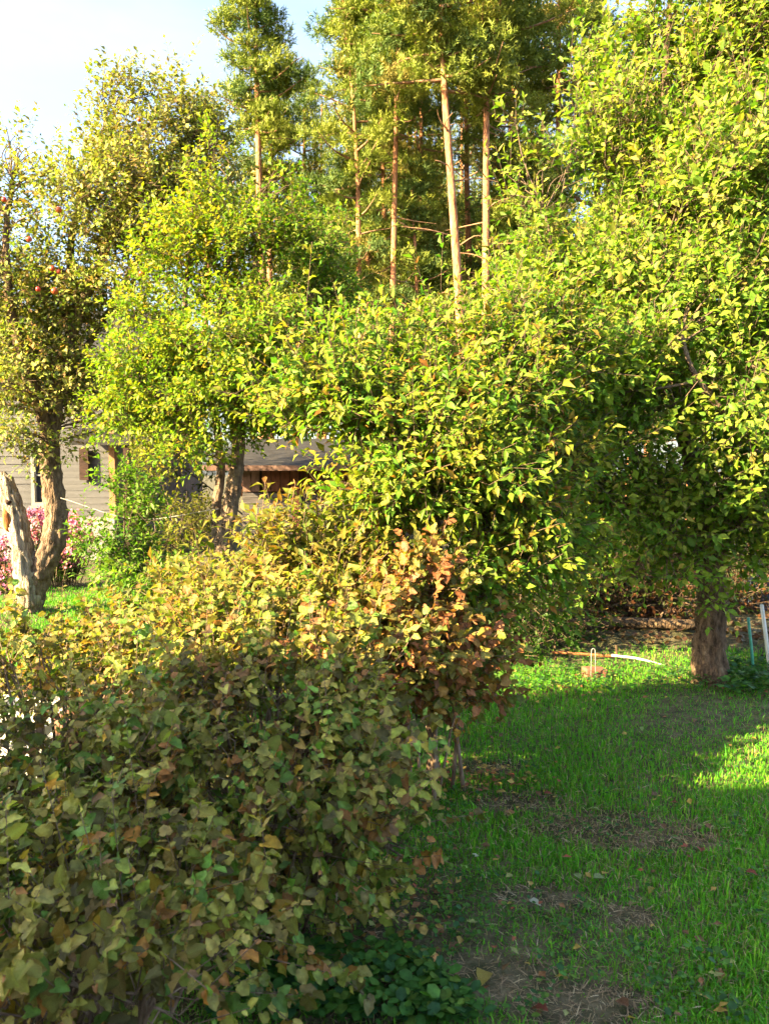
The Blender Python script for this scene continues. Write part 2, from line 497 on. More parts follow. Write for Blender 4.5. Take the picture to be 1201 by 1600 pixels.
    if single:
        vis, dep = in_view(pos)
        key = np.where(vis, dep / ln, 1e9)
        key = key * rng.uniform(0.75, 1.25, N)
        ind[np.argsort(key)[:single]] = True
        st = single_tpl or tpl
        idx = np.where(ind)[0]
        K = 10
        order = idx[np.argsort(tint[idx].sum(1))]
        groups = np.array_split(order, K)
        axn = norm(ax); nn_ = norm(nmv - axn * np.sum(nmv * axn, axis=1, keepdims=True)); sdn = np.cross(nn_, axn)
        cvs = rng.uniform(0.3, 2.1, N)
        for g in groups:
            if len(g) == 0: continue
            tc_ = tint[g[len(g) // 2]]
            tv = st[0]
            me = mesh_np(leaf_name, tv, np.concatenate([np.array(f) for f in st[1]]), np.array([len(f) for f in st[1]]), tc_[None] * ((1 - np.clip(np.abs(tv[:, 1:2]) / .35, 0, 1)) * np.array([[1.2, 1.2, 1.35]]) + np.clip(np.abs(tv[:, 1:2]) / .35, 0, 1) * np.array([[.98, .84, .8]])))
            me.materials.append(mats)
            for i in g:
                ob = bpy.data.objects.new(leaf_name, me)
                mt4 = Matrix.Identity(4)
                for r_ in range(3):
                    mt4[r_][0] = axn[i][r_] * ln[i]; mt4[r_][1] = sdn[i][r_] * ln[i] * wd[i]; mt4[r_][2] = nn_[i][r_] * ln[i] * cvs[i]
                    mt4[r_][3] = pos[i][r_] - base[r_]
                ob.parent = root
                ob.matrix_basis = mt4
                COL.objects.link(ob)
    k = ~ind
    V, Fc, S, Tn = instance_np(tpl, pos[k] - base, ax[k], nmv[k], ln[k], wd[k], tint[k], True)
    o = link('foliage', mesh_np('foliage', V, Fc, S, Tn), mats, root); o['kind'] = 'stuff'
    return pos

# ------------------------------------------------------------------ ground and lawn
def make_ground():
    xs = np.concatenate([np.linspace(-150, -8, 12), np.linspace(-7.5, 7.5, 61), np.linspace(8, 150, 12)])
    ys = np.concatenate([np.linspace(-60, -1, 8), np.linspace(-0.75, 12, 52), np.linspace(13, 250, 14)])
    X, Y = np.meshgrid(xs, ys)
    Z = 0.012 * np.sin(2.1 * X + 0.6 * Y) + 0.010 * np.sin(3.3 * Y - 1.1 * X) - 0.022
    v = np.stack([X, Y, Z], -1).reshape(-1, 3)
    nx = len(xs); f = []
    for j in range(len(ys) - 1):
        for i in range(nx - 1):
            a = j * nx + i; f.append((a, a + 1, a + 1 + nx, a + nx))
    me = mesh_np('ground', v, np.array(f).ravel(), np.full(len(f), 4))
    tag(link('ground', me, M['soil']), 'brown soil and dry thatch under the garden lawn', 'ground', kind='structure')
make_ground()

PATCH = [(960, 1290, 170, 38), (760, 1195, 80, 14), (560, 1475, 90, 30), (740, 1530, 170, 45), (900, 1565, 160, 45),
         (850, 1400, 110, 26), (1050, 1310, 110, 24), (820, 1250, 110, 20), (980, 1430, 60, 16)]
PG = []
for (px, py, rx, ry) in PATCH:
    g = G(px, py); PG.append((g[0], g[1], .78 * rx * g[1] / F, .78 * max(0.10, (G(px, py - ry)[1] - G(px, py + ry)[1]) / 2)))

def bare(x, y):
    b = np.zeros_like(x)
    wob = 0.35 * np.sin(9 * x + 4 * y) + 0.3 * np.sin(17 * y - 8 * x) + 0.25 * np.sin(29 * x + 21 * y)
    for (cx, cy_, rx, ry) in PG:
        q = ((x - cx) / rx) ** 2 + ((y - cy_) / ry) ** 2
        b = np.maximum(b, np.clip(1.35 - q + 0.5 * wob, 0, 1))
    return b

def make_grass():
    N = 200000
    y = 1.9 + (rng.random(N) ** 1.6) * 8.6
    x = np.where(y > 6.2, rng.uniform(-0.52, 0.55, N), rng.uniform(-0.30, 0.55, N)) * y
    xl = np.where((x < -0.25 * y) & (y < 6.2), rng.random(N) < 0.35, True)      # thinner beneath the bushes
    x, y = x[xl], y[xl]
    b = bare(x, y)
    dens = 0.5 + 0.35 * np.sin(2.3 * x + 1.1) * np.sin(1.9 * y) + 0.25 * np.sin(7 * x - 3 * y)
    keep = rng.random(len(x)) < np.clip(0.78 + 0.3 * dens, 0.4, 1) * (1 - 0.66 * b)
    bed = y > 7.1 + 0.25 * np.sin(3 * x)
    keep &= ~(bed & (x > -0.4) & (rng.random(len(x)) < 0.85))
    x, y, b, dens = x[keep], y[keep], b[keep], dens[keep]
    n = len(x)
    h = (0.026 + 0.026 * rng.random(n) ** 2) * (0.85 + 0.35 * dens) * (1 - 0.45 * b)
    tall = rng.random(n) < 0.03
    h[tall] *= 1.7
    h *= np.where(rng.random(n) < 0.5, 1, 0.75) * (1 + 0.04 * y)
    az = rng.uniform(0, 6.28, n); lean = rng.uniform(0.15, 1.0, n)
    d = np.stack([np.cos(az), np.sin(az), np.zeros(n)], 1)
    s = np.stack([-np.sin(az), np.cos(az), np.zeros(n)], 1)
    wdt = rng.uniform(0.0013, 0.0025, n) * (0.8 + 0.13 * y)
    p = np.stack([x, y, np.full(n, -0.028)], 1)
    upv = np.array([0, 0, 1.0])
    hh = h[:, None]; ww = wdt[:, None]; ll = lean[:, None]
    a = p - s * ww; bb = p + s * ww
    m_ = p + upv * hh * 0.62 + d * hh * 0.28 * ll
    c = m_ - s * ww * 0.8; e = m_ + s * ww * 0.8
    t = p + upv * hh * (1.0 - 0.22 * ll) + d * hh * 0.85 * ll
    V = np.stack([a, bb, c, e, t], 1).reshape(-1, 3)
    k = (np.arange(n) * 5)[:, None]
    Fc = np.concatenate([k + np.array([[0, 1, 3, 2]]), k + np.array([[2, 3, 4]])], axis=1)
    S = np.tile([4, 3], n)
    pal = [(0.080, 0.285, 0.016, 5), (0.115, 0.325, 0.020, 4), (0.18, 0.33, 0.028, 2.6), (0.062, 0.25, 0.026, 2), (0.20, 0.18, 0.07, 0.3)]
    tn = pick(pal, n)
    dead = rng.random(n) < (0.05 + 0.5 * b)
    tn[dead] = pick([(0.24, 0.17, 0.09, 2), (0.16, 0.11, 0.06, 2), (0.30, 0.24, 0.13, 1)], int(dead.sum()))
    tn *= np.exp(rng.normal(0, 0.18, n))[:, None]
    me = mesh_np('lawn_grass', V, Fc.ravel(), S, np.repeat(tn, 5, axis=0), smooth=False)
    tag(link('lawn_grass', me, M['grass']), 'mown green lawn grass with worn bare patches right of the bushes', 'grass', kind='stuff')
    # dry thatch lying in the sward
    N = 110000
    y = 1.4 + (rng.random(N) ** 1.4) * 6; x = rng.uniform(-0.45, 0.55, N) * y
    keep = rng.random(N) < 0.25 + 0.75 * bare(x, y)
    x, y = x[keep], y[keep]; n = len(x)
    az = rng.uniform(0, 6.28, n)
    ax = np.stack([np.cos(az), np.sin(az), rng.normal(0.12, 0.22, n)], 1)
    tpl = (np.array([(0, .03, 0), (0, -.03, 0), (.5, .03, .06), (.5, -.03, .06), (1, 0, 0.0)]), [(0, 1, 3, 2), (2, 3, 4)])
    tn = pick([(0.30, 0.22, 0.13, 2.5), (0.21, 0.15, 0.09, 3), (0.40, 0.32, 0.20, 1.0), (0.11, 0.075, 0.05, 1.2)], n)
    V, Fc, S, Tn = instance_np(tpl, np.stack([x, y, rng.uniform(-0.018, 0.004, n)], 1), ax, np.tile([0, 0, 1.0], (n, 1)) + rng.normal(0, .3, (n, 3)), rng.uniform(0.015, 0.05, n), 1, tn)
    tag(link('dry_thatch', mesh_np('dry_thatch', V, Fc, S, Tn, False), M['grass']), 'dry straw coloured thatch on the worn lawn patches', 'dry grass', kind='stuff')
make_grass()

def make_weeds():
    # low broad-leaved weeds in the shade at the foot of the near bush, and along the lit bed edge
    spots = []
    for _ in range(420):
        px, py = rng.uniform(330, 760), rng.uniform(1500, 1610)
        if px > 700 - (1600 - py) * 1.2 + 60: continue
        spots.append((G(px, py), 1.0))
    for _ in range(260):
        spots.append((G(rng.uniform(560, 760), rng.uniform(1240, 1480)), 0.6) if rng.random() < 0.35 else (G(rng.uniform(0, 60), rng.uniform(1330, 1420)), 1.0))
    for _ in range(520):
        spots.append((G(rng.uniform(760, 1215), rng.uniform(1040, 1085)), 0.75))
    for _ in range(160):
        spots.append((G(rng.uniform(1130, 1215), rng.uniform(1040, 1090)), 1.3))
    for _ in range(700):
        c_ = (rng.uniform(650, 1215), rng.uniform(1095, 1600))
        if math.sin(c_[0] * .021 + 1) * math.sin(c_[1] * .03 + c_[0] * .008) > -.1: spots.append((G(*c_), rng.uniform(.3, .65)))
    pos = []; ax = []; ln = []
    for g, s in spots:
        k = rng.integers(3, 6)
        h = s * rng.uniform(0.03, 0.085)
        a0 = rng.uniform(0, 6.28)
        for j in range(k):
            a = a0 + j * 6.28 / k + rng.normal(0, .3)
            pos.append((g[0] + 0.01 * math.cos(a), g[1] + 0.01 * math.sin(a), h + rng.uniform(-.012, .012)))
            ax.append((math.cos(a), math.sin(a), rng.uniform(-.3, .6))); ln.append(s * rng.uniform(0.018, 0.048))
    pos = np.array(pos); ax = np.array(ax); ln = np.array(ln); n = len(pos)
    tn = pick([(0.045, 0.13, 0.025, 4), (0.07, 0.17, 0.03, 3), (0.10, 0.18, 0.03, 1.2), (0.035, 0.10, 0.035, 2)], n) * np.exp(rng.normal(0, .15, n))[:, None]
    tpl = (np.array([(0,0,0),(.4,0,-.02),(1,0,-.05),(.25,.34,.06),(.7,.36,.04),(.25,-.34,.06),(.7,-.36,.04)]), [(0,1,3),(0,5,1),(1,2,4,3),(1,5,6,2)])
    V, Fc, S, Tn = instance_np(tpl, pos, ax, np.tile([0, 0, 1.0], (n, 1)) + rng.normal(0, .25, (n, 3)), ln, 1, tn)
    tag(link('ground_weeds', mesh_np('ground_weeds', V, Fc, S, Tn), M['leaf']), 'small broad-leaved weeds at the bush foot and lawn edge', 'weeds', kind='stuff')
make_weeds()

# ------------------------------------------------------------------ timber buildings
M['board_shaded'] = rough_mat('shaded_white_boards', (0.060, 0.060, 0.068), (0.105, 0.105, 0.115), (1.2, 8, 7), 0.75, 0.08)  # white house wall; the trees' shade is darkened into the base colour
M['board_red'] = rough_mat('red_boards', (0.085, 0.030, 0.022), (0.17, 0.062, 0.042), (20, 8, 3), 0.8, 0.4)
M['board_grey'] = rough_mat('weathered_boards', (0.035, 0.031, 0.034), (0.11, 0.10, 0.108), (2, 8, 26), 0.85, 0.5)
M['board_sunlit'] = rough_mat('sunlit_boards', (0.10, 0.055, 0.045), (0.18, 0.11, 0.09), (12, 8, 3), 0.85, 0.4)  # lighter boards paint the sunlight on the shed's left end and fascia
M['board_dark'] = rough_mat('dark_old_boards', (0.018, 0.011, 0.009), (0.055, 0.030, 0.024), (3, 8, 22), 0.9, 0.5)
M['roof_dark'] = rough_mat('dark_roofing', (0.014, 0.013, 0.014), (0.035, 0.033, 0.034), (6, 6, 6), 0.85, 0.4)
M['trim_orange'] = rough_mat('ochre_post', (0.20, 0.11, 0.055), (0.28, 0.16, 0.085), (9, 9, 3), 0.75, 0.2)
M['trim_white'] = rough_mat('white_trim', (0.15, 0.15, 0.15), (0.22, 0.22, 0.21), (9, 9, 9), 0.6, 0.1)
M['concrete'] = rough_mat('plinth_concrete', (0.20, 0.19, 0.18), (0.32, 0.31, 0.30), (7, 7, 7), 0.9, 0.3)
gm, gt, go = new_mat('window_glass')
gp = gt.nodes.new('ShaderNodeBsdfPrincipled'); gp.inputs['Base Color'].default_value = (0.03, 0.035, 0.04, 1); gp.inputs['Roughness'].default_value = 0.06
gt.links.new(gp.outputs[0], go.inputs['Surface']); M['glass'] = gm

def clad(parent, x0, x1, y, z0, z1, pitch, mat, horizontal=True, holes=(), thick=0.009, nm='plank'):
    """lapped boards, each a part sharing mesh data by length"""
    cache = {}
    def seg(a, b, c, d):
        key = (round(b - a, 2), round(d - c, 2))
        if key not in cache:
            mb = MB()
            w, h = b - a, d - c
            v = [(0,0,0),(w,0,0),(w,0,h),(0,0,h),(0,-thick,0.0),(w,-thick,0.0),(w,-thick*.85,h),(0,-thick*.85,h)] if horizontal else \
                [(0,0,0),(w,0,0),(w,0,h),(0,0,h),(0.004,-thick,0),(w-.004,-thick,0),(w-.004,-thick,h),(0.004,-thick,h)]
            mb.add(v, [(0,1,2,3)[::-1],(4,5,6,7),(0,1,5,4),(1,2,6,5),(2,3,7,6),(3,0,4,7)])
            cache[key] = mesh_np(nm, np.concatenate(mb.v), mb.f, mb.sz, None, False); cache[key].materials.append(mat)
        o = link(nm, cache[key], None, parent)
        o.location = (a, y - rng.uniform(0, .004), c); o.rotation_euler = (0, rng.normal(0, .0015), 0)
    if horizontal:
        z = z0
        while z < z1 - 0.02:
            zt = min(z + pitch - 0.004, z1)
            runs = [(x0, x1)]
            for (hx0, hx1, hz0, hz1) in holes:
                if zt > hz0 and z < hz1:
                    runs = [q for (a, b) in runs for q in ((a, min(b, hx0)), (max(a, hx1), b)) if q[1] - q[0] > 0.03]
            for a, b in runs: seg(a, b, z, zt)
            z += pitch
    else:
        x = x0
        while x < x1 - 0.02:
            seg(x, min(x + pitch - 0.007, x1), z0, z1 + 0 * rng.uniform(-.01, .01)); x += pitch

def window(parent, x0, x1, z0, z1, y, cols=2, rows=2):
    mb = MB(); t = 0.06
    mb.box((x0 - t, y - .05, z0 - t), (x0, y, z1 + t)); mb.box((x1, y - .05, z0 - t), (x1 + t, y, z1 + t))
    mb.box((x0, y - .05, z1), (x1, y, z1 + t)); mb.box((x0, y - .05, z0 - t), (x1, y, z0))
    fr = mb.build('window', M['trim_white'], parent)
    for i in range(cols):
        for j in range(rows):
            w = (x1 - x0) / cols; h = (z1 - z0) / rows
            mb = MB(); mb.box((x0 + i * w + .015, y + .02, z0 + j * h + .015), (x0 + (i + 1) * w - .015, y + .026, z0 + (j + 1) * h - .015)); mb.build('pane', M['glass'], fr)
    mb = MB()
    for i in range(1, cols): mb.box((x0 + i * (x1 - x0) / cols - .015, y - .02, z0), (x0 + i * (x1 - x0) / cols + .015, y + .028, z1))
    for j in range(1, rows): mb.box((x0, y - .017, z0 + j * (z1 - z0) / rows - .015), (x1, y + .025, z0 + j * (z1 - z0) / rows + .015))
    mb.build('glazing_bar', M['trim_white'], fr)
    mb = MB(); mb.box((x0 - .09, y - .1, z0 - .10), (x1 + .09, y, z0 - .063)); mb.build('sill', M['trim_white'], fr)

def left_house():
    D = 14.0
    xr = W(176, 740, D)[0]
    root = empty('house', (xr - 3.5, D, 0))
    tag(root, 'white clapboard house, tree shade darkened into its boards, behind the split-trunk apple tree at left', 'house')
    X = 3.5                                   # right corner in local coordinates
    zb = 0.75; zt = 3.7
    w0 = W(33, 0, D)[0] - root.location.x; w1 = W(64, 0, D)[0] - root.location.x
    zw1 = W(48, 700, D)[2]; zw0 = W(48, 790, D)[2]
    mb = MB(); mb.box((-6, 0.03, 0), (X - .02, 7.0, zt)); mb.build('wall', M['board_shaded'], root)
    wx = (w0 + .05, w1 - .02, zw0 + 0.06, zw1)
    clad(root, -6, X - 0.06, 0.028, zb, zt, 0.12, M['board_shaded'], True, [(wx[0] - .07, wx[1] + .07, wx[2] - .11, wx[3] + .07)])
    window(root, wx[0], wx[1], wx[2], wx[3], 0.0, 2, 2)
    mb = MB(); mb.box((-6.05, -.06, -.05), (X + .04, 0.026, zb - .01)); mb.build('plinth', M['concrete'], root)
    mb = MB(); mb.box((X - .055, -.02, zb), (X + .05, .12, 2.62)); mb.build('corner_board', M['trim_orange'], root)
    mb = MB()   # gable roof
    v = [(-6.6, -.5, zt - .1), (X + .5, -.5, zt - .1), (X + .5, 3.5, zt + 1.5), (-6.6, 3.5, zt + 1.5), (X + .5, 7.5, zt - .1), (-6.6, 7.5, zt - .1),
         (-6.6, -.5, zt - .22), (X + .5, -.5, zt - .22), (X + .5, 3.5, zt + 1.38), (-6.6, 3.5, zt + 1.38), (X + .5, 7.5, zt - .22), (-6.6, 7.5, zt - .22)]
    mb.add(v, [(0,1,2,3),(3,2,4,5),(6,9,8,7),(9,11,10,8),(0,6,7,1),(4,10,11,5),(1,7,8,2),(2,8,10,4),(0,3,9,6),(3,5,11,9)])
    mb.build('roof', M['roof_dark'], root)
    # open porch with a dark roof on the right of the corner
    pz = W(160, 697, D)[2]
    mb = MB(); mb.add([(X - .55, -.55, pz), (X + .95, -.55, pz), (X + .95, .9, pz + .42), (X - .55, .02, pz + .30),
                       (X - .55, -.55, pz + .07), (X + .95, -.55, pz + .07), (X + .95, .9, pz + .50), (X - .55, .02, pz + .38)],
                      [(0,3,2,1),(4,5,6,7),(0,1,5,4),(1,2,6,5),(2,3,7,6),(3,0,4,7)])
    mb.build('porch_roof', M['roof_dark'], root)
    for px in (199,):
        x = W(px, 0, D)[0] - root.location.x
        mb = MB(); mb.box((x - .05, -.5, 0), (x + .05, -.4, pz)); mb.build('porch_post', M['board_dark'], root)
    mb = MB(); x = W(118, 0, D)[0] - root.location.x
    mb.box((x - .07, -.09, W(0, 750, D)[2]), (x + .09, -.03, W(0, 700, D)[2])); mb.build('shutter', M['board_dark'], root)
left_house()

def shed():
    D = 11.5
    x0, x1 = W(372, 0, D)[0], W(640, 0, D)[0]
    root = empty('shed', ((x0 + x1) / 2, D, 0))
    tag(root, 'low dark red shed with weathered grey boards behind the yellowing shrub', 'shed')
    ox = root.location.x
    a, b = x0 - ox, x1 - ox
    zt = W(0, 728, D)[2]
    mb = MB(); mb.box((a + .02, .03, 0), (b, 2.4, zt - .05)); mb.build('wall', M['board_dark'], root)
    xm = W(418, 0, D)[0] - ox
    xl = W(402, 0, D)[0] - ox
    clad(root, a, xl, 0.0, W(0, 768, D)[2], zt - .06, 0.13, M['board_sunlit'], False)
    clad(root, xl + .01, b, 0.0, W(0, 768, D)[2], zt - .06, 0.14, M['board_red'], False)
    clad(root, a, b, -.01, 0.35, W(0, 770, D)[2], 0.085, M['board_grey'], True, thick=.03)
    xp = W(458, 0, D)[0] - ox
    mb = MB(); mb.box((xp - .05, -.10, .3), (xp + .05, -.03, zt - .06)); mb.build('door_post', M['board_red'], root)
    mb = MB()
    mb.add([(a - .5, -.5, zt - .05), (b + .3, -.5, zt - .05), (b + .3, 2.8, zt + .45), (a - .5, 2.8, zt + .45), (a - .5, -.5, zt), (b + .3, -.5, zt), (b + .3, 2.8, zt + .52), (a - .5, 2.8, zt + .52)],
           [(0,3,2,1),(4,5,6,7),(0,1,5,4),(1,2,6,5),(2,3,7,6),(3,0,4,7)])
    mb.build('roof', M['roof_dark'], root)
    mb = MB(); mb.box((a - .48, -.535, zt - .07), (b + .28, -.503, zt + .005)); mb.build('fascia', M['board_sunlit'], root)
shed()

def shade_caster():
    """unseen house added behind the camera, its eave placed to shade the near bushes"""
    x0, x1, y1, y0, he = -15.0, -2.2, -1.25, -9.2, 4.6
    root = empty('house', ((x0 + x1) / 2, (y0 + y1) / 2, 0))  # added shade caster, out of view
    tag(root, 'unseen red timber house added behind the photographer to shade the near bushes', 'house')
    cx, cy_ = root.location.x, root.location.y
    mb = MB(); mb.box((x0 - cx, y0 - cy_, -.05), (x1 - cx, y1 - cy_ - .03, he)); mb.build('wall', M['board_red'], root)
    ym = (y0 + y1) / 2
    v = [(x0 - .3, y1 + .35, he - .1), (x1 + .3, y1 + .35, he - .1), (x1 + .3, ym, he + 2.6), (x0 - .3, ym, he + 2.6), (x1 + .3, y0 - .35, he - .1), (x0 - .3, y0 - .35, he - .1)]
    v = [(a - cx, b - cy_, c) for a, b, c in v]
    v += [(a, b, c + .12) for a, b, c in v]
    mb = MB(); mb.add(v, [(0,3,2,1),(3,5,4,2),(6,7,8,9),(9,8,10,11),(0,1,7,6),(4,5,11,10),(1,2,8,7),(2,4,10,8),(0,6,9,3),(3,9,11,5)])
    mb.build('roof', M['roof_dark'], root)
    for k in range(3):
        a = x0 + 2 + k * 3.4 - cx
        window(root, a, a + 1.1, 1.2, 2.5, 0, 2, 3)
        w = root.children[-1]
        w.location = (2 * a + 1.1, y1 - cy_ + .0, 0); w.rotation_euler = (0, 0, math.pi)
shade_caster()

# ------------------------------------------------------------------ pines
NEEDLE = []
def brush(n, seed):
    r_ = np.random.default_rng(seed)
    vs = []; fs = []
    for i in range(n):
        u = r_.uniform(0, 1); ph = i * 2.4 + r_.normal(0, .3)
        a = np.array([math.cos(ph), math.sin(ph)])
        L = r_.uniform(.45, .75)
        root_ = np.array([u * .75, 0, 0]); tip_ = root_ + L * np.array([.62, .78 * a[0], .78 * a[1]])
        s = .070 * np.array([.2, -a[1], a[0]])
        vs += [root_ - s, root_ + s, tip_]; fs.append((3 * i, 3 * i + 1, 3 * i + 2))
    return np.array(vs), fs
T_BRUSH = brush(8, 3)

def pine(px0, py0, px1, py1, d, r0, z_lo, z_hi, label, spread=2.0, shoots=3200, n_br=34, dead=8, tone=1.0, lean_y=0.0, clumpr=0.55, sparse=False):
    shoots = int(shoots * 1.6); n_br = int(n_br * 1.3); spread *= 1.1
    a = W(px0, py0, d); b = W(px1, py1, d + lean_y)
    s = (b - a) / max(b[2] - a[2], 0.1)
    basep = a - s * a[2]
    top = a + s * (z_hi - a[2])
    root = empty('pine_tree', basep)
    tag(root, label, 'pine tree', 'tall pines behind the garden')
    pts = [basep, basep + s * z_hi * .35 + rng.normal(0, .10, 3), basep + s * z_hi * .7 + rng.normal(0, .13, 3), top]
    sp = spline(pts, 26); sp[:, 2] = np.linspace(-.1, z_hi, 26)
    rr = r0 * np.linspace(1.12, 0.14, 26) ** 0.8
    mb = MB(); mb.tube(sp - basep, rr, 9, 0.07, int(px0)); mb.build('trunk', M['pine_bark'], root, smooth=True)
    def at_z(z):
        return np.array([np.interp(z, sp[:, 2], sp[:, 0]), np.interp(z, sp[:, 2], sp[:, 1]), z])
    P = []; Rr = []; clumps = []
    H = z_hi - z_lo
    for k in range(n_br):
        u = (k + rng.uniform(0, 1)) / n_br
        z = z_lo + H * u * 0.97
        prof = (0.35 + 0.65 * math.sin(math.pi * min(1, 0.22 + 0.75 * u))) * (1 - 0.62 * max(0, u - .45) / .55)
        L = spread * prof * rng.uniform(0.6, 1.15)
        az = k * 2.4 + rng.normal(0, .5)
        o = at_z(z); dr = np.array([math.cos(az), math.sin(az), 0])
        rise = 0.05 + 0.5 * u + rng.normal(0, .12)
        mid = o + dr * L * .5 + np.array([0, 0, L * (rise * .3 - .02)])
        tip = o + dr * L + np.array([0, 0, L * rise])
        bp = spline([o, mid + rng.normal(0, .08, 3), tip], 7)
        P.append(bp); Rr.append(np.linspace(0.02 + 0.018 * L, 0.008, 7))
        nc = max(2, int(L / (0.58 if not sparse else .7)))
        for j in range(nc):
            t = 1 - 0.72 * (j / nc) - rng.uniform(0, .1)
            c = bp[min(6, int(t * 6))] + np.array([rng.normal(0, .28 * (L / 2)), rng.normal(0, .28 * (L / 2)), rng.normal(0.10, .10)])
            clumps.append((c, clumpr * rng.uniform(.6, 1.25) * (0.75 + .15 * L)))
    clumps.append((at_z(z_hi), .4))
    for k in range(dead):
        z = rng.uniform(max(z_lo - 7, 3.5), z_lo + 1); az = rng.uniform(0, 6.28); L = rng.uniform(.5, 1.7)
        o = at_z(z); tip = o + np.array([math.cos(az), math.sin(az), rng.uniform(-.2, .3)]) * L
        P.append(spline([o, (o + tip) / 2 + rng.normal(0, .09, 3), tip], 7)); Rr.append(np.linspace(.028, .007, 7))
    V, Fc, S = tubes_np(np.array(P) - basep, np.array(Rr), 4)
    o = link('branches', mesh_np('branches', V, Fc, S), M['pine_branch'], root); o['kind'] = 'stuff'
    cc = np.array([c[0] for c in clumps]); cr_ = np.array([c[1] for c in clumps])
    w = cr_ ** 2; w /= w.sum()
    ci = rng.choice(len(cc), shoots, p=w)
    dr = norm(rng.normal(0, 1, (shoots, 3)) + np.array([0, 0, .25]))
    flat = np.array([1, 1, .45])
    pos = cc[ci] + dr * flat * cr_[ci][:, None] * (rng.random((shoots, 1)) ** .5)
    ax = norm(dr * .8 + np.array([0, 0, .55]) + rng.normal(0, .35, (shoots, 3)))
    tn = pick([(0.145, 0.185, 0.032, 4), (0.185, 0.215, 0.034, 3), (0.09, 0.14, 0.038, 2.2), (0.23, 0.20, 0.05, .7)], len(cc))[ci] * tone
    tn = tn * np.exp(rng.normal(0, .2, shoots))[:, None]
    V, Fc, S, Tn = instance_np(T_BRUSH, pos - basep, ax, rng.normal(0, 1, (shoots, 3)), rng.uniform(.20, .32, shoots), 1, tn)
    o = link('crown', mesh_np('crown', V, Fc, S, Tn, False), M['needle'], root); o['kind'] = 'stuff'
    return root, z_hi

def pine_like(src, px, py, d, height, label, rotz, wide=1.0):
    """another pine with the trunk, branches and crown of src, turned and scaled"""
    src, h0 = src
    b = W(px, py, d); b[2] = 0
    r = src.copy(); COL.objects.link(r)
    r.location = b; k = height / h0; r.scale = (k * wide, k * wide, k); r.rotation_euler = (0, 0, rotz); r['label'] = label
    for ch in src.children:
        c = ch.copy(); COL.objects.link(c); c.parent = r

pine(403, 240, 400, 60, 27, .20, 13.2, 18.6, 'pine with round crown and bare orange trunk, leftmost against the sky', 1.45, 2600, 26, 5)
pine(426, 420, 424, 150, 32, .17, 12.0, 17.2, 'thinner pine just right of the leftmost sky-lit pine', 1.7, 2400, 22, 6, .9)
pine(318, 300, 322, 120, 38, .2, 11.5, 19.6, 'far pine with its crown just above the left apple tree', 2.2, 2600, 26, 4, .85)
pine(470, 420, 476, 150, 34, .18, 7.0, 18.5, 'bushy pine between the leftmost pine and the thin-topped pine', 2.2, 3600, 36, 4, .95)
pine(560, 420, 536, 40, 26, .12, 7.0, 18.6, 'slender pine with a thin straggly leaning top', 1.5, 1900, 30, 8, 1.0, clumpr=.42, sparse=True)
pine(574, 400, 570, 210, 30, .14, 13.5, 22.0, 'slim pine left of the pale thin trunk', 1.9, 3300, 34, 8)
pine(613, 480, 620, 130, 26, .125, 13.2, 21.0, 'pine with a pale thin straight trunk left of the thick one', 1.9, 3400, 34, 9)
pine(628, 430, 632, 320, 34, .17, 13.5, 23.0, 'shaded pine close behind the pale thin trunk', 2.2, 2600, 28, 6, .8)
pine(714, 440, 698, 150, 23, .165, 12.6, 20.5, 'pine with the thickest leaning orange trunk', 2.3, 4200, 34, 12)
pine(733, 480, 735, 260, 31, .17, 14.5, 24.0, 'pine between the two thick orange trunks', 2.2, 3000, 28, 12, .9)
pine(759, 500, 763, 180, 24, .145, 12.4, 20.5, 'pine with a straight orange trunk and many side branches', 2.3, 4000, 34, 16)
pine(868, 320, 872, 60, 28, .17, 15.2, 22.5, 'pine left of the tall right apple tree, trunk against the sky', 2.1, 3000, 28, 8, .85)
pine(920, 420, 925, 60, 34, .18, 14.0, 25.0, 'pine half hidden behind the right apple tree crown', 2.3, 2600, 28, 6, .8)
pine(1170, 300, 1165, 20, 30, .18, 13.0, 22.0, 'dark pine showing above the right apple tree, far right', 2.3, 2600, 28, 4, .75)
YP = pine(672, 480, 674, 300, 29, .10, 3.2, 11.6, 'young bushy pine low between the tall trunks', 1.7, 2800, 30, 2, 1.0)
YQ = pine(505, 480, 508, 330, 33, .12, 4.0, 13.6, 'young pine above the dark side of the yellow-green tree', 2.0, 2600, 30, 2, .9)
FP = pine(690, 300, 692, 100, 46, .2, 8.0, 26.0, 'far dense pine filling the gap left of the thick leaning trunk', 3.2, 4600, 46, 2, .8, clumpr=.75)
SP = pine(655, 300, 657, 100, 29, .13, 9.0, 20.0, 'slim pine just left of the thick leaning trunk', 1.8, 2400, 30, 6, .95)
pine_like(YQ, 800, 430, 30, 13.4, 'young bushy pine right of the many-branched trunk', 2.1)
pine_like(YQ, 588, 430, 36, 14.2, 'young pine behind the slim trunks on the left', 4.0)
pine_like(YP, 720, 460, 40, 15.0, 'far young pine in the gap between the thick trunks', 1.2, 1.1)
pine_like(YQ, 860, 460, 40, 15.5, 'far young pine at the edge of the right apple tree', 5.3, 1.1)
pine_like(YP, 645, 450, 27, 12.0, 'low bushy young pine left of the thick leaning trunk', 2.6, 1.15)
pine_like(YP, 830, 450, 28, 13.0, 'low bushy young pine behind the left edge of the right apple tree', 3.9)
pine_like(YP, 548, 450, 30, 13.5, 'low young pine under the slender straggly pine', 5.1)
pine_like(YQ, 770, 450, 33, 14.0, 'low young pine right behind the many-branched trunk', .8, 1.15)
pine_like(SP, 806, 200, 29, 20.5, 'slim pine between the many-branched trunk and the right apple tree', 2.4)
pine_like(SP, 600, 200, 33, 22.5, 'slim pine just left of the pale thin trunk', 4.4)
pine_like(YQ, 935, 450, 27, 17.0, 'dense pine directly behind the left half of the right apple tree', 1.9, .9)
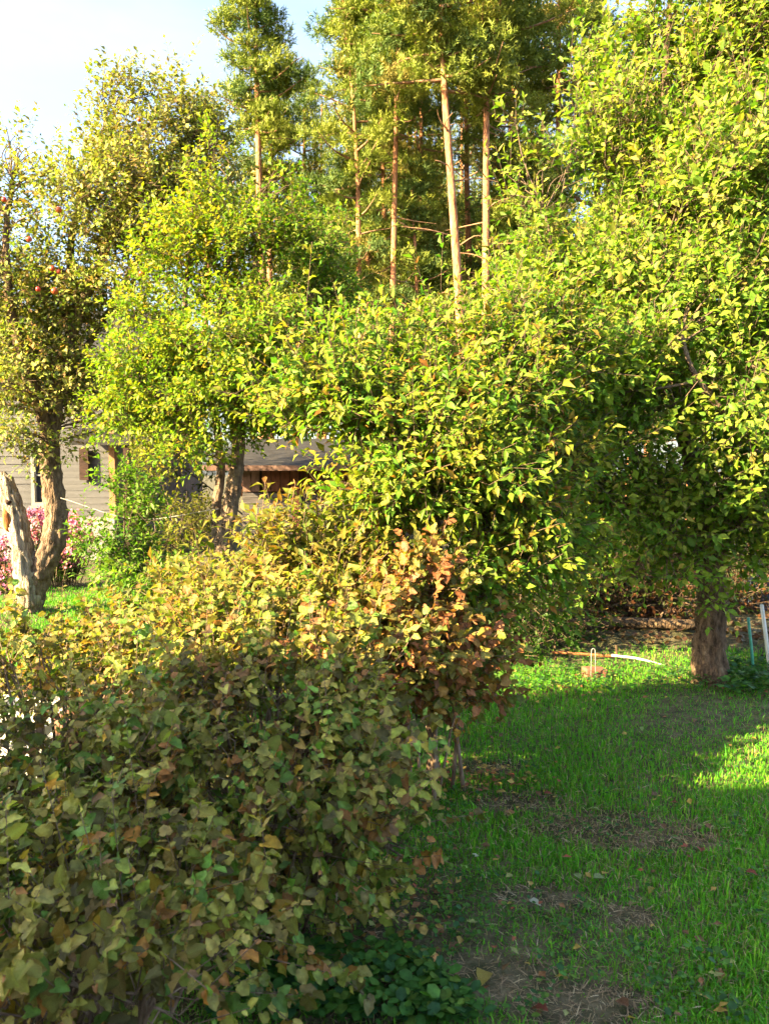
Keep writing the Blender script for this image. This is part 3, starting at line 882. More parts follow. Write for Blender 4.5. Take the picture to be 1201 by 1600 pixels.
pine_like(YQ, 1015, 450, 26, 16.0, 'dense pine hidden behind the middle of the right apple tree', 3.2, .95)
pine_like(YQ, 1100, 450, 28, 17.5, 'dense pine hidden behind the right part of the right apple tree', 4.6, .95)
pine_like(YQ, 1190, 450, 27, 16.5, 'dense pine behind the right apple tree at the picture edge', 5.9, .95)
pine_like(YP, 985, 600, 14, 8.2, 'young pine close behind the left side of the right apple tree', .9, 1.35)
pine_like(YP, 1085, 600, 14.5, 8.0, 'young pine close behind the thick-trunked apple tree', 2.9, 1.4)
pine_like(YP, 1185, 600, 14, 8.4, 'young pine close behind the right apple tree at the right edge', 4.7, 1.4)
pine_like(FP, 795, 200, 48, 26.0, 'far dense pine right of the many-branched trunk', 1.4)
pine_like(FP, 545, 200, 50, 24.0, 'far dense pine behind the slender straggly pine', 2.7)
pine_like(FP, 850, 200, 44, 25.0, 'far dense pine behind the trunk nearest the right apple tree', 3.8)
pine_like(FP, 370, 250, 48, 18.5, 'far low pine left of the bare orange trunk', 5.0, 1.2)
pine_like(FP, 455, 250, 47, 20.0, 'far dense pine behind the bushy left pine', .6, 1.15)
pine_like(FP, 610, 200, 42, 23.0, 'far dense pine behind the pale thin trunk', 1.1)
pine_like(FP, 650, 200, 52, 27.0, 'farthest pine showing left of the thick leaning trunk', 2.2)
pine_like(FP, 725, 200, 41, 23.5, 'far dense pine between the two thick orange trunks', 3.1)
pine_like(FP, 765, 200, 53, 27.0, 'farthest pine showing behind the many-branched trunk', 4.9)
pine_like(FP, 500, 200, 43, 21.5, 'far dense pine right of the bushy left pine', 5.6)
pine_like(FP, 825, 200, 51, 28.0, 'farthest pine showing left of the right apple tree', .2)
pine_like(FP, 580, 200, 55, 27.5, 'farthest pine showing among the slim trunks', 3.6)
pine_like(FP, 420, 220, 44, 17.5, 'far pine filling in below the leftmost orange trunk', 4.1, 1.2)

# ------------------------------------------------------------------ garden trees and shrubs
L_ = lobe
def limb(pts, r0, r1, ns=7, gn=0.10, mt=None, nm='limb'):
    return (pts, r0, r1, ns, gn, mt or M['bark'], nm)

# --- dark shrubs behind the garden bed (right) and hedge behind the left garden
def shrub_mass(name, label, cat, lobes, n, leaf_len, pal, base, lpt=9, mat='leaf', twig_len=.35):
    root = empty(name, base); tag(root, label, cat)
    stems = []
    for c, r, w in lobes:
        st = np.array([base[0] + (c[0] - base[0]) * .3 + rng.normal(0, .08), base[1] + (c[1] - base[1]) * .3 + rng.normal(0, .08), -0.03])
        stems.append(limb([st, (st + c) / 2 + rng.normal(0, .1, 3), c], .025, .008, 5, .05, M['twig'], 'stem'))
    plant(root, lobes, stems, n, T_SMALL, leaf_len, pal, M[mat], lpt, twig_len, n_sub=4)
    return root

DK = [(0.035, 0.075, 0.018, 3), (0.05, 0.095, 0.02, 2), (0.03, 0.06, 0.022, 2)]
b = G(860, 1000); b = np.array([1.9, 8.6, 0])
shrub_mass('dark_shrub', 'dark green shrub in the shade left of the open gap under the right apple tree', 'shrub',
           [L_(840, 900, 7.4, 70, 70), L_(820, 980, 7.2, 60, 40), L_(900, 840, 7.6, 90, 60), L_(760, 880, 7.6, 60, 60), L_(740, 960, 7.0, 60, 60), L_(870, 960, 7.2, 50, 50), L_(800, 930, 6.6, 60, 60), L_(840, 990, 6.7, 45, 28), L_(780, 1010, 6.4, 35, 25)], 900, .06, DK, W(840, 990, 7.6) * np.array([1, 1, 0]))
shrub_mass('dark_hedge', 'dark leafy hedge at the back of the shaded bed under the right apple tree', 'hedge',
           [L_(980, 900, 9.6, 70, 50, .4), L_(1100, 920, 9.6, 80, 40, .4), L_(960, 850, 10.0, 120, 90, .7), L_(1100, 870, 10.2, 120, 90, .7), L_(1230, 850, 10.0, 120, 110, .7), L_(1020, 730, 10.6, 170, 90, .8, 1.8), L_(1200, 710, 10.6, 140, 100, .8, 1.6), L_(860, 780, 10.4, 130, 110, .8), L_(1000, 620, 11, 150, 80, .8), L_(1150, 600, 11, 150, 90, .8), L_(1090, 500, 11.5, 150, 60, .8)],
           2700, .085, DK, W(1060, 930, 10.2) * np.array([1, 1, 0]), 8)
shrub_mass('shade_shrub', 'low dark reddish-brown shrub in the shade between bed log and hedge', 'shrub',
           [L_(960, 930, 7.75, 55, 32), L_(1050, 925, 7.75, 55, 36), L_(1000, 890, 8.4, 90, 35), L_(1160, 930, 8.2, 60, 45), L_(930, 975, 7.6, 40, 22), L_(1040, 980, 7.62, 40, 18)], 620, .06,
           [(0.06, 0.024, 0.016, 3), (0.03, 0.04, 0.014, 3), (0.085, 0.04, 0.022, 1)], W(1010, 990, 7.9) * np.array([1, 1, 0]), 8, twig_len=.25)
shrub_mass('background_hedge', 'olive hedge far back beyond the red shed', 'hedge',
           [L_(480, 700, 17, 130, 70, 1), L_(640, 690, 17, 130, 80, 1), L_(780, 690, 17, 130, 90, 1), L_(330, 700, 18, 120, 80, 1), L_(560, 600, 18, 150, 70, 1), L_(720, 590, 18, 150, 80, 1), L_(230, 690, 19, 90, 80, 1)],
           1600, .11, [(0.07, 0.10, 0.02, 3), (0.10, 0.12, 0.025, 2), (0.05, 0.08, 0.02, 1)], W(520, 790, 17) * np.array([1, 1, 0]), 9, twig_len=.6)

# --- left apple tree, split trunk, red apples
YEL = [(0.24, 0.235, 0.058, 4), (0.18, 0.215, 0.045, 3), (0.28, 0.235, 0.085, 2), (0.25, 0.15, 0.065, 1.1), (0.12, 0.17, 0.042, 2)]
def left_apple():
    D = 8.7
    base = W(40, 960, D); base[2] = 0
    root = empty('apple_tree', base)
    tag(root, 'old apple tree at left with split grey trunk and red apples', 'apple tree')
    fork = W(52, 905, D)
    lm = [limb([base - [0, 0, .06], W(45, 940, D), W(58, 900, D), W(78, 860, D), W(88, 815, D), W(82, 750, D), W(76, 680, D)], .165, .095, 14, .10, M['bark_grey'], 'trunk'),
          limb([W(77, 695, D), W(92, 600, D), W(120, 500, D), W(170, 380, D), W(215, 280, D + .2)], .095, .025, 10, .09, M['bark_grey'], 'limb'),
          limb([W(82, 690, D), W(50, 600, D - .2), W(20, 500, D - .3), W(10, 380, D - .2), W(20, 280, D)], .085, .02, 8, .08),
          limb([W(95, 590, D), W(150, 520, D + .2), W(200, 430, D + .3), W(240, 360, D + .3)], .045, .014, 7, .08),
          limb([W(125, 490, D), W(110, 400, D + .4), W(130, 300, D + .3), W(165, 190, D + .2)], .06, .016, 7, .08),
          limb([W(185, 350, D), W(245, 255, D + .1), W(300, 215, D + .2), W(335, 235, D + .2)], .045, .014, 7, .08),
          limb([W(150, 420, D), W(60, 430, D + .3), W(0, 430, D + .4)], .035, .014, 7, .08)]
    lobes = [L_(50, 600, D - .2, 110, 70), L_(0, 540, D, 100, 110), L_(140, 470, D, 110, 110), L_(50, 410, D, 110, 110), L_(200, 360, D, 90, 90), L_(225, 280, D + .1, 100, 75),
             L_(180, 220, D, 70, 60), L_(270, 190, D + .2, 75, 65), L_(310, 240, D + .2, 55, 55), L_(25, 310, D, 55, 45, w=.6), L_(20, 680, D - .5, 50, 40), L_(115, 600, D + .5, 70, 60, w=.6),
             L_(-60, 430, D + .3, 80, 150, w=.5), L_(100, 320, D, 70, 60), L_(30, 240, D, 45, 50, w=.15), L_(170, 140, D, 22, 45, w=.9), L_(160, 340, D - .2, 80, 70), L_(250, 330, D, 70, 70), L_(330, 300, D + .3, 55, 55), L_(150, 650, D + .3, 50, 40, w=.4), L_(70, 700, D - .2, 45, 30, w=.5)]
    def tintf(pos, t):
        k = np.clip((pos[:, 2] - 3.8) / 1.6, 0, 1)[:, None] * .35
        return t * (1 - k) + k * t[:, [0, 0, 2]] * np.array([1.1, .92, 1.2])
    pos = plant(root, lobes, lm, 6000, T_SMALL, .064, YEL, M['leaf_dull'], 9, .26, .0020, .45, 10, width=1.2, side_tint=tintf, long_frac=.12, boughs=9, bough_r=.55)
    # broken weathered limb on the left
    p = np.array([W(47, 945, D - .04), W(42, 900, D - .08), W(36, 860, D - .07), W(26, 810, D - .05), W(14, 770, D - .02), W(4, 738, D)])
    sp = spline(p, 60)
    mb = MB(); mb.tube(sp - base, np.linspace(.13, .088, 60) * np.concatenate([np.ones(52), np.linspace(.98, .4, 8)]), 40, .05, 5, True, .30)
    o = mb.build('broken_limb', M['dead_wood'], root, smooth=True); o['label'] = 'bare grey broken limb, bark gone'
    mb = MB()
    q = spline([W(14, 830, D - .125), W(12, 806, D - .13), W(8, 790, D - .12)], 8)
    mb.tube(q - base, [.02, .042, .05, .052, .05, .044, .034, .012], 9, .2, 4); mb.build('rotten_hollow', M['rot'], o, smooth=True)
    q = W(13, 785, D - .125); mb = MB(); mb.tube(spline([q + [-.03, 0, 0], q, q + [.04, 0, .01]], 5) - base, [.012, .026, .03, .024, .008], 8, .15, 4); mb.build('knot_hole', M['board_dark'], o, smooth=True)
    # apples
    am = []
    for i, c1 in enumerate([(0.42, 0.02, 0.025), (0.36, 0.05, 0.02)]):
        m = rough_mat('apple_skin_%d' % i, c1, (c1[0] * 1.15, c1[1] + .10, .03), (14, 14, 10), .3, .02, lo=.4, hi=.8, spec=.5); am.append(m)
    prof = [(0, .80), (.22, .93), (.55, .98), (.85, .75), (1.0, .25), (.97, -.25), (.75, -.72), (.42, -.92), (.15, -.86), (0, -.80)]
    n = 12; v = []; f = []; r0 = .030
    for (r, z) in prof:
        for j in range(n): v.append((max(r, .01) * r0 * math.cos(j * 2 * math.pi / n), max(r, .01) * r0 * math.sin(j * 2 * math.pi / n), z * r0 * .92))
    for i in range(len(prof) - 1):
        for j in range(n): f.append((i * n + j, (i + 1) * n + j, (i + 1) * n + (j + 1) % n, i * n + (j + 1) % n))
    mes = [mesh_np('apple', np.array(v), np.array(f).ravel(), np.full(len(f), 4)) for _ in am]
    for me, m in zip(mes, am): me.materials.append(m)
    st = MB(); st.tube([(0, 0, .024), (.003, 0, .045), (.008, 0, .066)], [.002, .0016, .002], 5); stm = mesh_np('stalk', np.concatenate(st.v), st.f, st.sz); stm.materials.append(M['twig'])
    spots = [(46, 374, 7.25), (82, 420, 7.2), (92, 425, 7.22), (86, 455, 7.2), (60, 452, 7.2), (218, 187, 7.6), (7, 312, 7.5), (92, 328, 7.3), (222, 428, 7.3)]
    for k, (px, py, d) in enumerate(spots):
        a = link('apple', mes[k % 2], None, root); a.location = W(px, py, d * 1.09) - base
        s = rng.uniform(.7, 1.15); a.scale = (s, s, s); a.rotation_euler = (rng.normal(0, .25), rng.normal(0, .25), rng.uniform(0, 6))
        link('stalk', stm, None, a)
left_apple()

# --- yellow-green tree, centre-left
def mid_left_tree():
    D = 7.8
    base = W(338, 940, D); base[2] = 0
    root = empty('fruit_tree', base)
    tag(root, 'yellow-green fruit tree with two slim trunks left of the shed', 'fruit tree')
    lm = [limb([base - [0, 0, .05], W(348, 860, D), W(362, 780, D), W(372, 710, D), W(376, 620, D), W(395, 500, D), W(400, 390, D)], .10, .026, 10, .08, M['bark_grey'], 'trunk'),
          limb([W(343, 880, D), W(338, 800, D + .1), W(345, 725, D + .1), W(330, 620, D), W(290, 500, D), W(300, 360, D)], .06, .018, 8, .08, M['bark_grey'], 'limb'),
          limb([W(374, 690, D), W(350, 600, D), W(345, 480, D), W(370, 340, D)], .05, .018, 7, .08),
          limb([W(376, 640, D), W(430, 560, D), W(480, 480, D + .2)], .05, .018, 7, .08),
          limb([W(340, 700, D), W(270, 640, D - .2), W(220, 600, D - .2)], .04, .014, 6, .08)]
    lobes = [L_(340, 640, D - .3, 100, 65), L_(245, 645, D, 75, 55), L_(235, 560, D, 75, 80), L_(350, 530, D - .5, 110, 90), L_(450, 560, D, 95, 90), L_(300, 440, D, 100, 75),
             L_(400, 430, D, 120, 85), L_(505, 480, D + .4, 65, 80), L_(310, 370, D, 85, 45), L_(420, 350, D, 80, 40), L_(335, 230, D, 14, 30, w=.6), L_(430, 650, D + .2, 75, 55), L_(440, 280, D, 25, 25, w=.5), L_(520, 380, D, 40, 40, w=.5),
             L_(320, 310, D, 40, 30, w=.7), L_(300, 700, D - .3, 90, 30, w=.7), L_(220, 480, D, 40, 50, w=.8)]
    pal = [(0.17, 0.215, 0.024, 4), (0.12, 0.195, 0.024, 4), (0.24, 0.225, 0.028, 2.2), (0.28, 0.20, 0.03, .6), (0.08, 0.155, 0.024, 2)]
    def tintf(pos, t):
        k = np.clip((pos[:, 2] - 3.2) / 1.6, 0, 1) * np.clip((-1.0 - pos[:, 0]) / 1.0, 0, 1)  # sunlit yellow tinted into the upper left leaves
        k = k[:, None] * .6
        g = np.clip((pos[:, 0] + 1.5) / .9, 0, 1)[:, None] * .5  # shade tinted into the leaves on the right side
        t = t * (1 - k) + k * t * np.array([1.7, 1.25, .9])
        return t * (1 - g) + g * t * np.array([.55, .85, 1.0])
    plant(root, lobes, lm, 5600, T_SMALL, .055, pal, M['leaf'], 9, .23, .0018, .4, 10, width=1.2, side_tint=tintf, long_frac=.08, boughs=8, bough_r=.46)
mid_left_tree()

# --- big apple tree on the right
def right_apple():
    base = G(1110, 1064); D = base[1]
    root = empty('apple_tree', base)
    tag(root, 'tall dense apple tree at right with a thick rough trunk', 'apple tree')
    lm = [limb([base - [0, 0, .06], W(1108, 1000, D), W(1112, 940, D), W(1108, 870, D)], .112, .085, 28, .17, M['bark'], 'trunk'),
          limb([W(1108, 885, D), W(1095, 780, D), W(1060, 640, D - .1), W(1040, 480, D), W(1050, 300, D), W(1040, 120, D), W(1050, -60, D)], .085, .015, 9, .09, M['bark'], 'limb'),
          limb([W(1110, 880, D), W(1160, 760, D - .1), W(1180, 600, D), W(1170, 400, D), W(1180, 200, D + .1), W(1190, 0, D + .1)], .08, .015, 9, .09, M['bark'], 'limb'),
          limb([W(1095, 800, D), W(1000, 720, D - .2), W(920, 620, D - .2), W(880, 480, D), W(850, 330, D)], .055, .012, 8, .09, M['bark'], 'limb'),
          limb([W(1100, 850, D), W(1010, 800, D - .3), W(900, 780, D - .4)], .04, .012, 7, .09, M['bark'], 'limb'),
          limb([W(1190, 720, D - .6), W(1140, 660, D - .9), W(1080, 575, D - 1.0), W(1065, 520, D - .9)], .028, .010, 7, .09, M['bark_grey'], 'limb'),
          limb([W(1110, 860, D), W(1230, 760, D), W(1330, 620, D), W(1380, 420, D)], .06, .012, 8, .09, M['bark'], 'limb'),
          limb([W(1060, 640, D), W(1000, 480, D + .3), W(960, 330, D + .4), W(930, 190, D + .4)], .045, .010, 7, .09, M['bark'], 'limb')]
    lobes = [L_(1050, 830, D - .4, 100, 55), L_(1150, 790, D - .5, 110, 90), L_(950, 790, D - .3, 90, 75), L_(960, 660, D - .5, 120, 110), L_(1120, 660, D - .8, 130, 120), L_(880, 640, D - .2, 90, 100),
             L_(900, 520, D - .1, 100, 100), L_(1030, 500, D - .5, 130, 120), L_(1160, 480, D - .6, 110, 140), L_(930, 390, D + .1, 90, 100), L_(1050, 340, D - .2, 120, 130), L_(1170, 300, D - .3, 110, 140),
             L_(990, 230, D + .1, 80, 110), L_(1090, 180, D, 110, 120), L_(1180, 120, D, 110, 140), L_(1020, 90, D + .2, 65, 90), L_(1120, 20, D + .1, 100, 90), L_(1330, 400, D, 140, 300, w=.5), L_(1300, 750, D - .2, 130, 110, w=.6),
             L_(1290, 100, D, 120, 160, w=.5), L_(840, 420, D + .2, 45, 80, w=.9), L_(860, 780, D, 80, 90, w=.8), L_(1080, 900, D - .6, 55, 22, w=.7), L_(1190, 880, D - .4, 60, 40, w=.8), L_(1000, 875, D - .1, 70, 28, w=.9), L_(925, 870, D, 55, 35, w=.9),
             L_(880, 250, D + .1, 22, 50, w=.8), L_(815, 300, D + .1, 18, 60, w=.7), L_(905, 120, D + .2, 14, 50, w=.8), L_(960, 130, D + .2, 25, 60, w=.9), L_(800, 210, D + .1, 12, 25, w=.5), L_(1115, 950, D - .25, 22, 16, w=.6)]
    pal = [(0.155, 0.215, 0.036, 4), (0.110, 0.195, 0.034, 4), (0.20, 0.235, 0.055, 2.5), (0.080, 0.160, 0.030, 3), (0.26, 0.22, 0.075, .6)]
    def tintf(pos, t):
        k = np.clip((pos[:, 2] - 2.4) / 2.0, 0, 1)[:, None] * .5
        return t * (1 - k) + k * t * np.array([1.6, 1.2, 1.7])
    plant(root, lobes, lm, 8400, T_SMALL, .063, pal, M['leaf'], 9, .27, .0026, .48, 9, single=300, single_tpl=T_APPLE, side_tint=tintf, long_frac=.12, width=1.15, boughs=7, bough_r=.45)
right_apple()

# --- slender young tree in the middle with long, tinted leaves
def middle_tree():
    base = G(676, 1208); D = base[1] + .1
    root = empty('young_fruit_tree', base)
    tag(root, 'young fruit tree with long yellow-tinged leaves and thin pale stem, centre', 'fruit tree')
    lm = [limb([base - [0, 0, .04], W(674, 1140, D - .05), W(682, 1040, D), W(690, 930, D), W(680, 800, D + .1), W(690, 650, D + .2), W(700, 560, D + .2)], .033, .010, 9, .07, M['bark_grey'], 'trunk'),
          limb([W(686, 960, D), W(630, 840, D), W(570, 740, D), W(530, 600, D + .1)], .022, .008, 7, .06, M['bark'], 'limb'),
          limb([W(688, 900, D), W(760, 800, D + .1), W(800, 680, D + .2), W(800, 540, D + .3)], .022, .008, 7, .06, M['bark'], 'limb'),
          limb([W(684, 820, D), W(620, 690, D - .2), W(600, 560, D)], .02, .008, 7, .06, M['bark'], 'limb')]
    lobes = [L_(590, 630, D + .1, 95, 65), L_(700, 610, D + .2, 110, 70), L_(530, 655, D, 85, 40), L_(455, 660, D, 60, 35, w=.8), L_(670, 700, D - .1, 130, 90), L_(790, 640, D + .2, 90, 100),
             L_(650, 790, D, 70, 60, w=.9), L_(730, 800, D, 100, 80), L_(800, 780, D + .2, 80, 80), L_(640, 555, D + .2, 70, 25, w=.6), L_(520, 575, D + .1, 55, 30, w=.7), L_(770, 560, D + .3, 70, 40),
             L_(850, 580, D + .6, 70, 70), L_(830, 500, D + .6, 50, 50, w=.8), L_(860, 720, D + .5, 70, 100), L_(860, 850, D + .4, 60, 60), L_(850, 940, D + .4, 40, 40, w=.6), L_(810, 880, D + .1, 80, 50), L_(730, 900, D, 80, 60), L_(690, 500, D + .2, 25, 30, w=.5), L_(600, 520, D + .2, 25, 25, w=.4), L_(800, 480, D + .3, 30, 40, w=.5), L_(470, 535, D, 18, 14, w=.5)]
    pal = [(0.165, 0.205, 0.034, 4), (0.115, 0.19, 0.030, 3.4), (0.22, 0.215, 0.045, 2.4), (0.27, 0.175, 0.05, .9), (0.28, 0.12, 0.045, .25), (0.075, 0.165, 0.026, 2.6)]
    plant(root, lobes, lm, 3900, T_LANCE, .059, pal, M['leaf'], 9, .24, .0024, .38, 9, single=300, single_tpl=T_LONG, long_frac=.12, width=1.3, clump=.7, boughs=6, bough_r=.42)
middle_tree()

# --- shrubs of the middle ground
def bush(name, label, cat, base, lobes, n, tpl, ll, pal, mat, lpt, tl, nst=9, single=0, stpl=None, up=.45, r0=.012, width=1.0, twig_mat='twig_red', leaf_up=.5, long_frac=.08, leaf_rand=.45, boughs=4, hang=.28, t0=.04, twig_r=.0022, clump=.5, shell=.45, group=None):
    root = empty(name, base); tag(root, label, cat, group)
    base = np.array(base)
    st = []
    for k in range(nst):
        c, r, w = lobes[k % len(lobes)]
        q = c + r * norm(rng.normal(0, 1, 3)) * .4
        s0 = base + np.array([rng.normal(0, .10), rng.normal(0, .10), -.03]) + np.array([(q[0] - base[0]) * .25, (q[1] - base[1]) * .25, 0])
        st.append(limb([s0, s0 * .45 + q * .55 + np.array([0, 0, .12]), q], r0 * rng.uniform(.5, 1.1), .003, 5, .06, M[twig_mat], 'stem'))
    plant(root, lobes, st, n, tpl, ll, pal, M[mat], lpt, tl, twig_r, up, 6, boughs=boughs, hang=hang, t0=t0, single=single, single_tpl=stpl, width=width, twig_mat=twig_mat, leaf_up=leaf_up, leaf_rand=leaf_rand, long_frac=long_frac, clump=clump, sub_r=.006, shell=shell)
    return root

RUST = [(0.30, 0.125, 0.055, 2.4), (0.23, 0.095, 0.048, 2), (0.32, 0.18, 0.05, 2.4), (0.20, 0.175, 0.045, 4.5), (0.11, 0.145, 0.032, 2.8)]
bush('rusty_shrub', 'rust-red leaved shrub around the foot of the thin pale stem', 'shrub', W(650, 1200, 3.75) * np.array([1, 1, 0]),
     [L_(660, 1000, 3.65, 90, 70), L_(600, 960, 3.6, 70, 55), L_(725, 1040, 3.75, 50, 65), L_(620, 1075, 3.6, 70, 40), L_(690, 935, 3.7, 60, 45), L_(560, 1040, 3.5, 80, 60), L_(735, 1090, 3.8, 35, 40, w=.5)],
     800, T_CURRANT, .042, RUST, 'leaf_dull', 9, .18, 12, single=200, stpl=T_CURRANT, leaf_rand=.6)
GOLD = [(0.20, 0.17, 0.05, 4), (0.15, 0.165, 0.042, 3.4), (0.22, 0.15, 0.055, 2), (0.23, 0.11, 0.05, 1.1), (0.09, 0.125, 0.03, 2)]
bush('yellowing_shrub', 'yellow-brown shrub with long leaves, lit by sun below the shed', 'shrub', W(470, 1100, 4.0) * np.array([1, 1, 0]),
     [L_(480, 905, 4.0, 115, 50), L_(560, 920, 4.0, 90, 60), L_(370, 935, 4.1, 90, 40), L_(480, 840, 4.0, 40, 40, w=.45), L_(430, 980, 3.8, 130, 55), L_(550, 990, 3.8, 80, 55), L_(300, 950, 4.1, 70, 35), L_(570, 850, 4.1, 45, 40, w=.6), L_(500, 790, 4.0, 12, 25, w=.4), L_(410, 820, 4.0, 12, 30, w=.35), L_(440, 870, 4.0, 60, 30, w=.6)],
     1150, T_LANCE, .064, GOLD, 'leaf', 9, .22, 10, single=300, stpl=T_LONG, up=.6, width=1.25, clump=.6, long_frac=.16)
bush('yellowing_shrub', 'orange and yellow leaved shrub behind the left currant bush, in sunlight', 'shrub', W(250, 1100, 4.4) * np.array([1, 1, 0]),
     [L_(250, 985, 4.4, 100, 40), L_(160, 1000, 4.5, 80, 35), L_(340, 1000, 4.3, 100, 45), L_(230, 1040, 4.3, 130, 45), L_(90, 1040, 4.5, 80, 35), L_(300, 1070, 4.0, 100, 40)],
     800, T_CURRANT, .042, [(0.19, 0.165, 0.05, 3), (0.23, 0.14, 0.05, 2), (0.13, 0.155, 0.045, 3), (0.21, 0.10, 0.06, 1), (0.10, 0.11, 0.035, 2)], 'leaf', 9, .18, 9, up=.45, leaf_rand=.6)
# green bush and companions at the left, in front of the house
bush('green_shrub', 'bright green rounded shrub beside the split trunk', 'shrub', W(195, 960, 7.4) * np.array([1, 1, 0]),
     [L_(205, 800, 7.4, 55, 45), L_(175, 850, 7.4, 38, 40), L_(220, 860, 7.3, 60, 50), L_(180, 905, 7.3, 50, 35), L_(225, 920, 7.2, 60, 35), L_(190, 765, 7.4, 30, 25)],
     700, T_SMALL, .06, [(0.085, 0.16, 0.025, 4), (0.12, 0.18, 0.03, 2), (0.05, 0.12, 0.022, 2)], 'leaf', 9, .2, 10, twig_mat='twig')
bush('olive_shrub', 'olive-brown shrub between the green shrub and the slim trunks', 'shrub', W(290, 930, 10.5) * np.array([1, 1, 0]),
     [L_(290, 790, 10.5, 45, 60), L_(265, 830, 10.5, 40, 45), L_(310, 840, 10.4, 40, 45), L_(230, 720, 12.5, 60, 50)],
     420, T_SMALL, .06, [(0.13, 0.125, 0.025, 3), (0.09, 0.10, 0.02, 2)], 'leaf', 9, .22, 8, twig_mat='twig')

# --- the shaded currant bushes in front
DULL = [(0.232, 0.217, 0.057, 4), (0.180, 0.217, 0.043, 3.4), (0.232, 0.177, 0.060, 2.4), (0.106, 0.199, 0.040, 2.4), (0.317, 0.308, 0.077, 1.8), (0.306, 0.148, 0.057, .9), (0.222, 0.131, 0.068, .6), (0.380, 0.251, 0.041, .6), (0.106, 0.097, 0.040, 1.5)]
def currant(label, base, lobes, n, ll, tl, nst, pal):
    bush('currant_bush', label, 'bush', base, lobes, n, T_CURRANT, ll, pal, 'leaf_dull', 8, tl, nst, single=300, stpl=T_CURRANT_FINE, r0=.010, boughs=5, shell=.8, leaf_up=.35, leaf_rand=.6, long_frac=.3, hang=.5, t0=.3, twig_r=.0022, group='currant bushes in the foreground')
currant('shaded currant bush with dull brown-green leaves in the middle foreground', W(420, 1480, 2.75) * np.array([1, 1, 0]),
     [L_(490, 1105, 2.9, 95, 55), L_(350, 1120, 2.85, 95, 50), L_(535, 1185, 2.75, 65, 55), L_(430, 1200, 2.7, 110, 55), L_(570, 1290, 2.55, 70, 45), L_(470, 1320, 2.5, 100, 60), L_(300, 1230, 2.6, 90, 60), L_(340, 1350, 2.5, 100, 55), L_(440, 1430, 2.45, 80, 40), L_(620, 1330, 2.6, 30, 25, w=.5), L_(560, 1055, 2.95, 22, 30, w=.9), L_(430, 1035, 2.95, 20, 32, w=.9), L_(330, 1040, 2.95, 22, 30, w=.9), L_(500, 1030, 3.0, 14, 26, w=.8)],
     860, .036, .22, 70, DULL)
currant('sprawling currant bush with greyish leaves at the left edge, behind the nearest one', W(110, 1330, 3.0) * np.array([1, 1, 0]),
     [L_(120, 1095, 3.3, 90, 40), L_(20, 1075, 3.2, 80, 35), L_(230, 1110, 3.1, 90, 50), L_(100, 1185, 2.9, 110, 45), L_(-40, 1170, 2.9, 100, 70), L_(210, 1215, 2.7, 100, 55), L_(50, 1270, 2.6, 120, 55), L_(180, 1030, 3.3, 20, 28, w=.9), L_(70, 1015, 3.3, 20, 26, w=.9), L_(255, 1035, 3.2, 16, 30, w=.9), L_(10, 1025, 3.2, 18, 22, w=.8)],
     640, .035, .21, 54, DULL)
currant('nearest currant bush with yellow and orange leaves in the lower left corner', W(140, 1750, 1.95) * np.array([1, 1, 0]),
     [L_(100, 1375, 2.1, 110, 50), L_(230, 1410, 2.1, 100, 50), L_(50, 1470, 1.9, 100, 50), L_(190, 1500, 1.85, 110, 45), L_(340, 1480, 2.05, 80, 45), L_(80, 1570, 1.75, 110, 40), L_(240, 1560, 1.75, 80, 35), L_(-60, 1480, 1.9, 100, 90)],
     380, .037, .19, 50, DULL + [(0.38, 0.31, 0.09, 2.2), (0.24, 0.22, 0.07, 2.0), (0.36, 0.17, 0.04, .8)])

# --- pink flowers by the house
def flowers(label, base, lobes, n):
    root = empty('flower_clump', base); tag(root, label, 'flowers', 'pink flower clumps by the house')
    base = np.array(base)
    wt = np.array([l[1][0] * l[1][2] for l in lobes]); wt /= wt.sum()
    li = rng.choice(len(lobes), n, p=wt)
    C = np.array([l[0] for l in lobes])[li]; RR = np.array([l[1] for l in lobes])[li]
    p = C + RR * norm(rng.normal(0, 1, (n, 3))) * rng.random((n, 1)) ** .4
    b0 = base + (p - base) * np.array([.55, .55, 0]) + rng.normal(0, .03, (n, 3)) * [1, 1, 0]
    P = np.stack([b0, (b0 + p) / 2 + rng.normal(0, .02, (n, 3)), p], 1)
    V, Fc, S = tubes_np(P - base, np.full((n, 3), .004), 3)
    link('stems', mesh_np('stems', V, Fc, S), M['twig_red'], root)['kind'] = 'stuff'
    k = 14
    ti = np.repeat(np.arange(n), k)
    q = p[ti] + rng.normal(0, .03, (n * k, 3))
    tn = pick([(0.55, 0.17, 0.34, 3), (0.46, 0.16, 0.38, 3), (0.62, 0.28, 0.44, 2), (0.36, 0.12, 0.30, 1)], n)[ti] * np.exp(rng.normal(0, .15, n * k))[:, None]
    tpl = (np.array([(-.5,-.5,0),(.5,-.5,.1),(.5,.5,0),(-.5,.5,.1)]), [(0,1,2,3)])
    V, Fc, S, Tn = instance_np(tpl, q - base, norm(rng.normal(0, 1, (n * k, 3))), rng.normal(0, .6, (n * k, 3)) + np.array(to_sun) + [0, -.4, .5], .03, 1, tn)
    link('petals', mesh_np('petals', V, Fc, S, Tn), M['petal'], root)['kind'] = 'stuff'
    k = 12; ti = np.repeat(np.arange(n), k); t = rng.uniform(.25, .9, n * k)[:, None]
    q = P[ti, 0] * (1 - t) + P[ti, 2] * t
    tn = pick([(0.05, 0.10, 0.025, 1), (0.07, 0.12, 0.03, 1)], n * k)
    V, Fc, S, Tn = instance_np(T_SMALL, q - base, norm(rng.normal(0, 1, (n * k, 3)) + [0, 0, .2]), rng.normal(0, .5, (n * k, 3)) + [0, 0, 1], rng.uniform(.06, .10, n * k), .6, tn)
    link('foliage', mesh_np('foliage', V, Fc, S, Tn), M['leaf'], root)['kind'] = 'stuff'
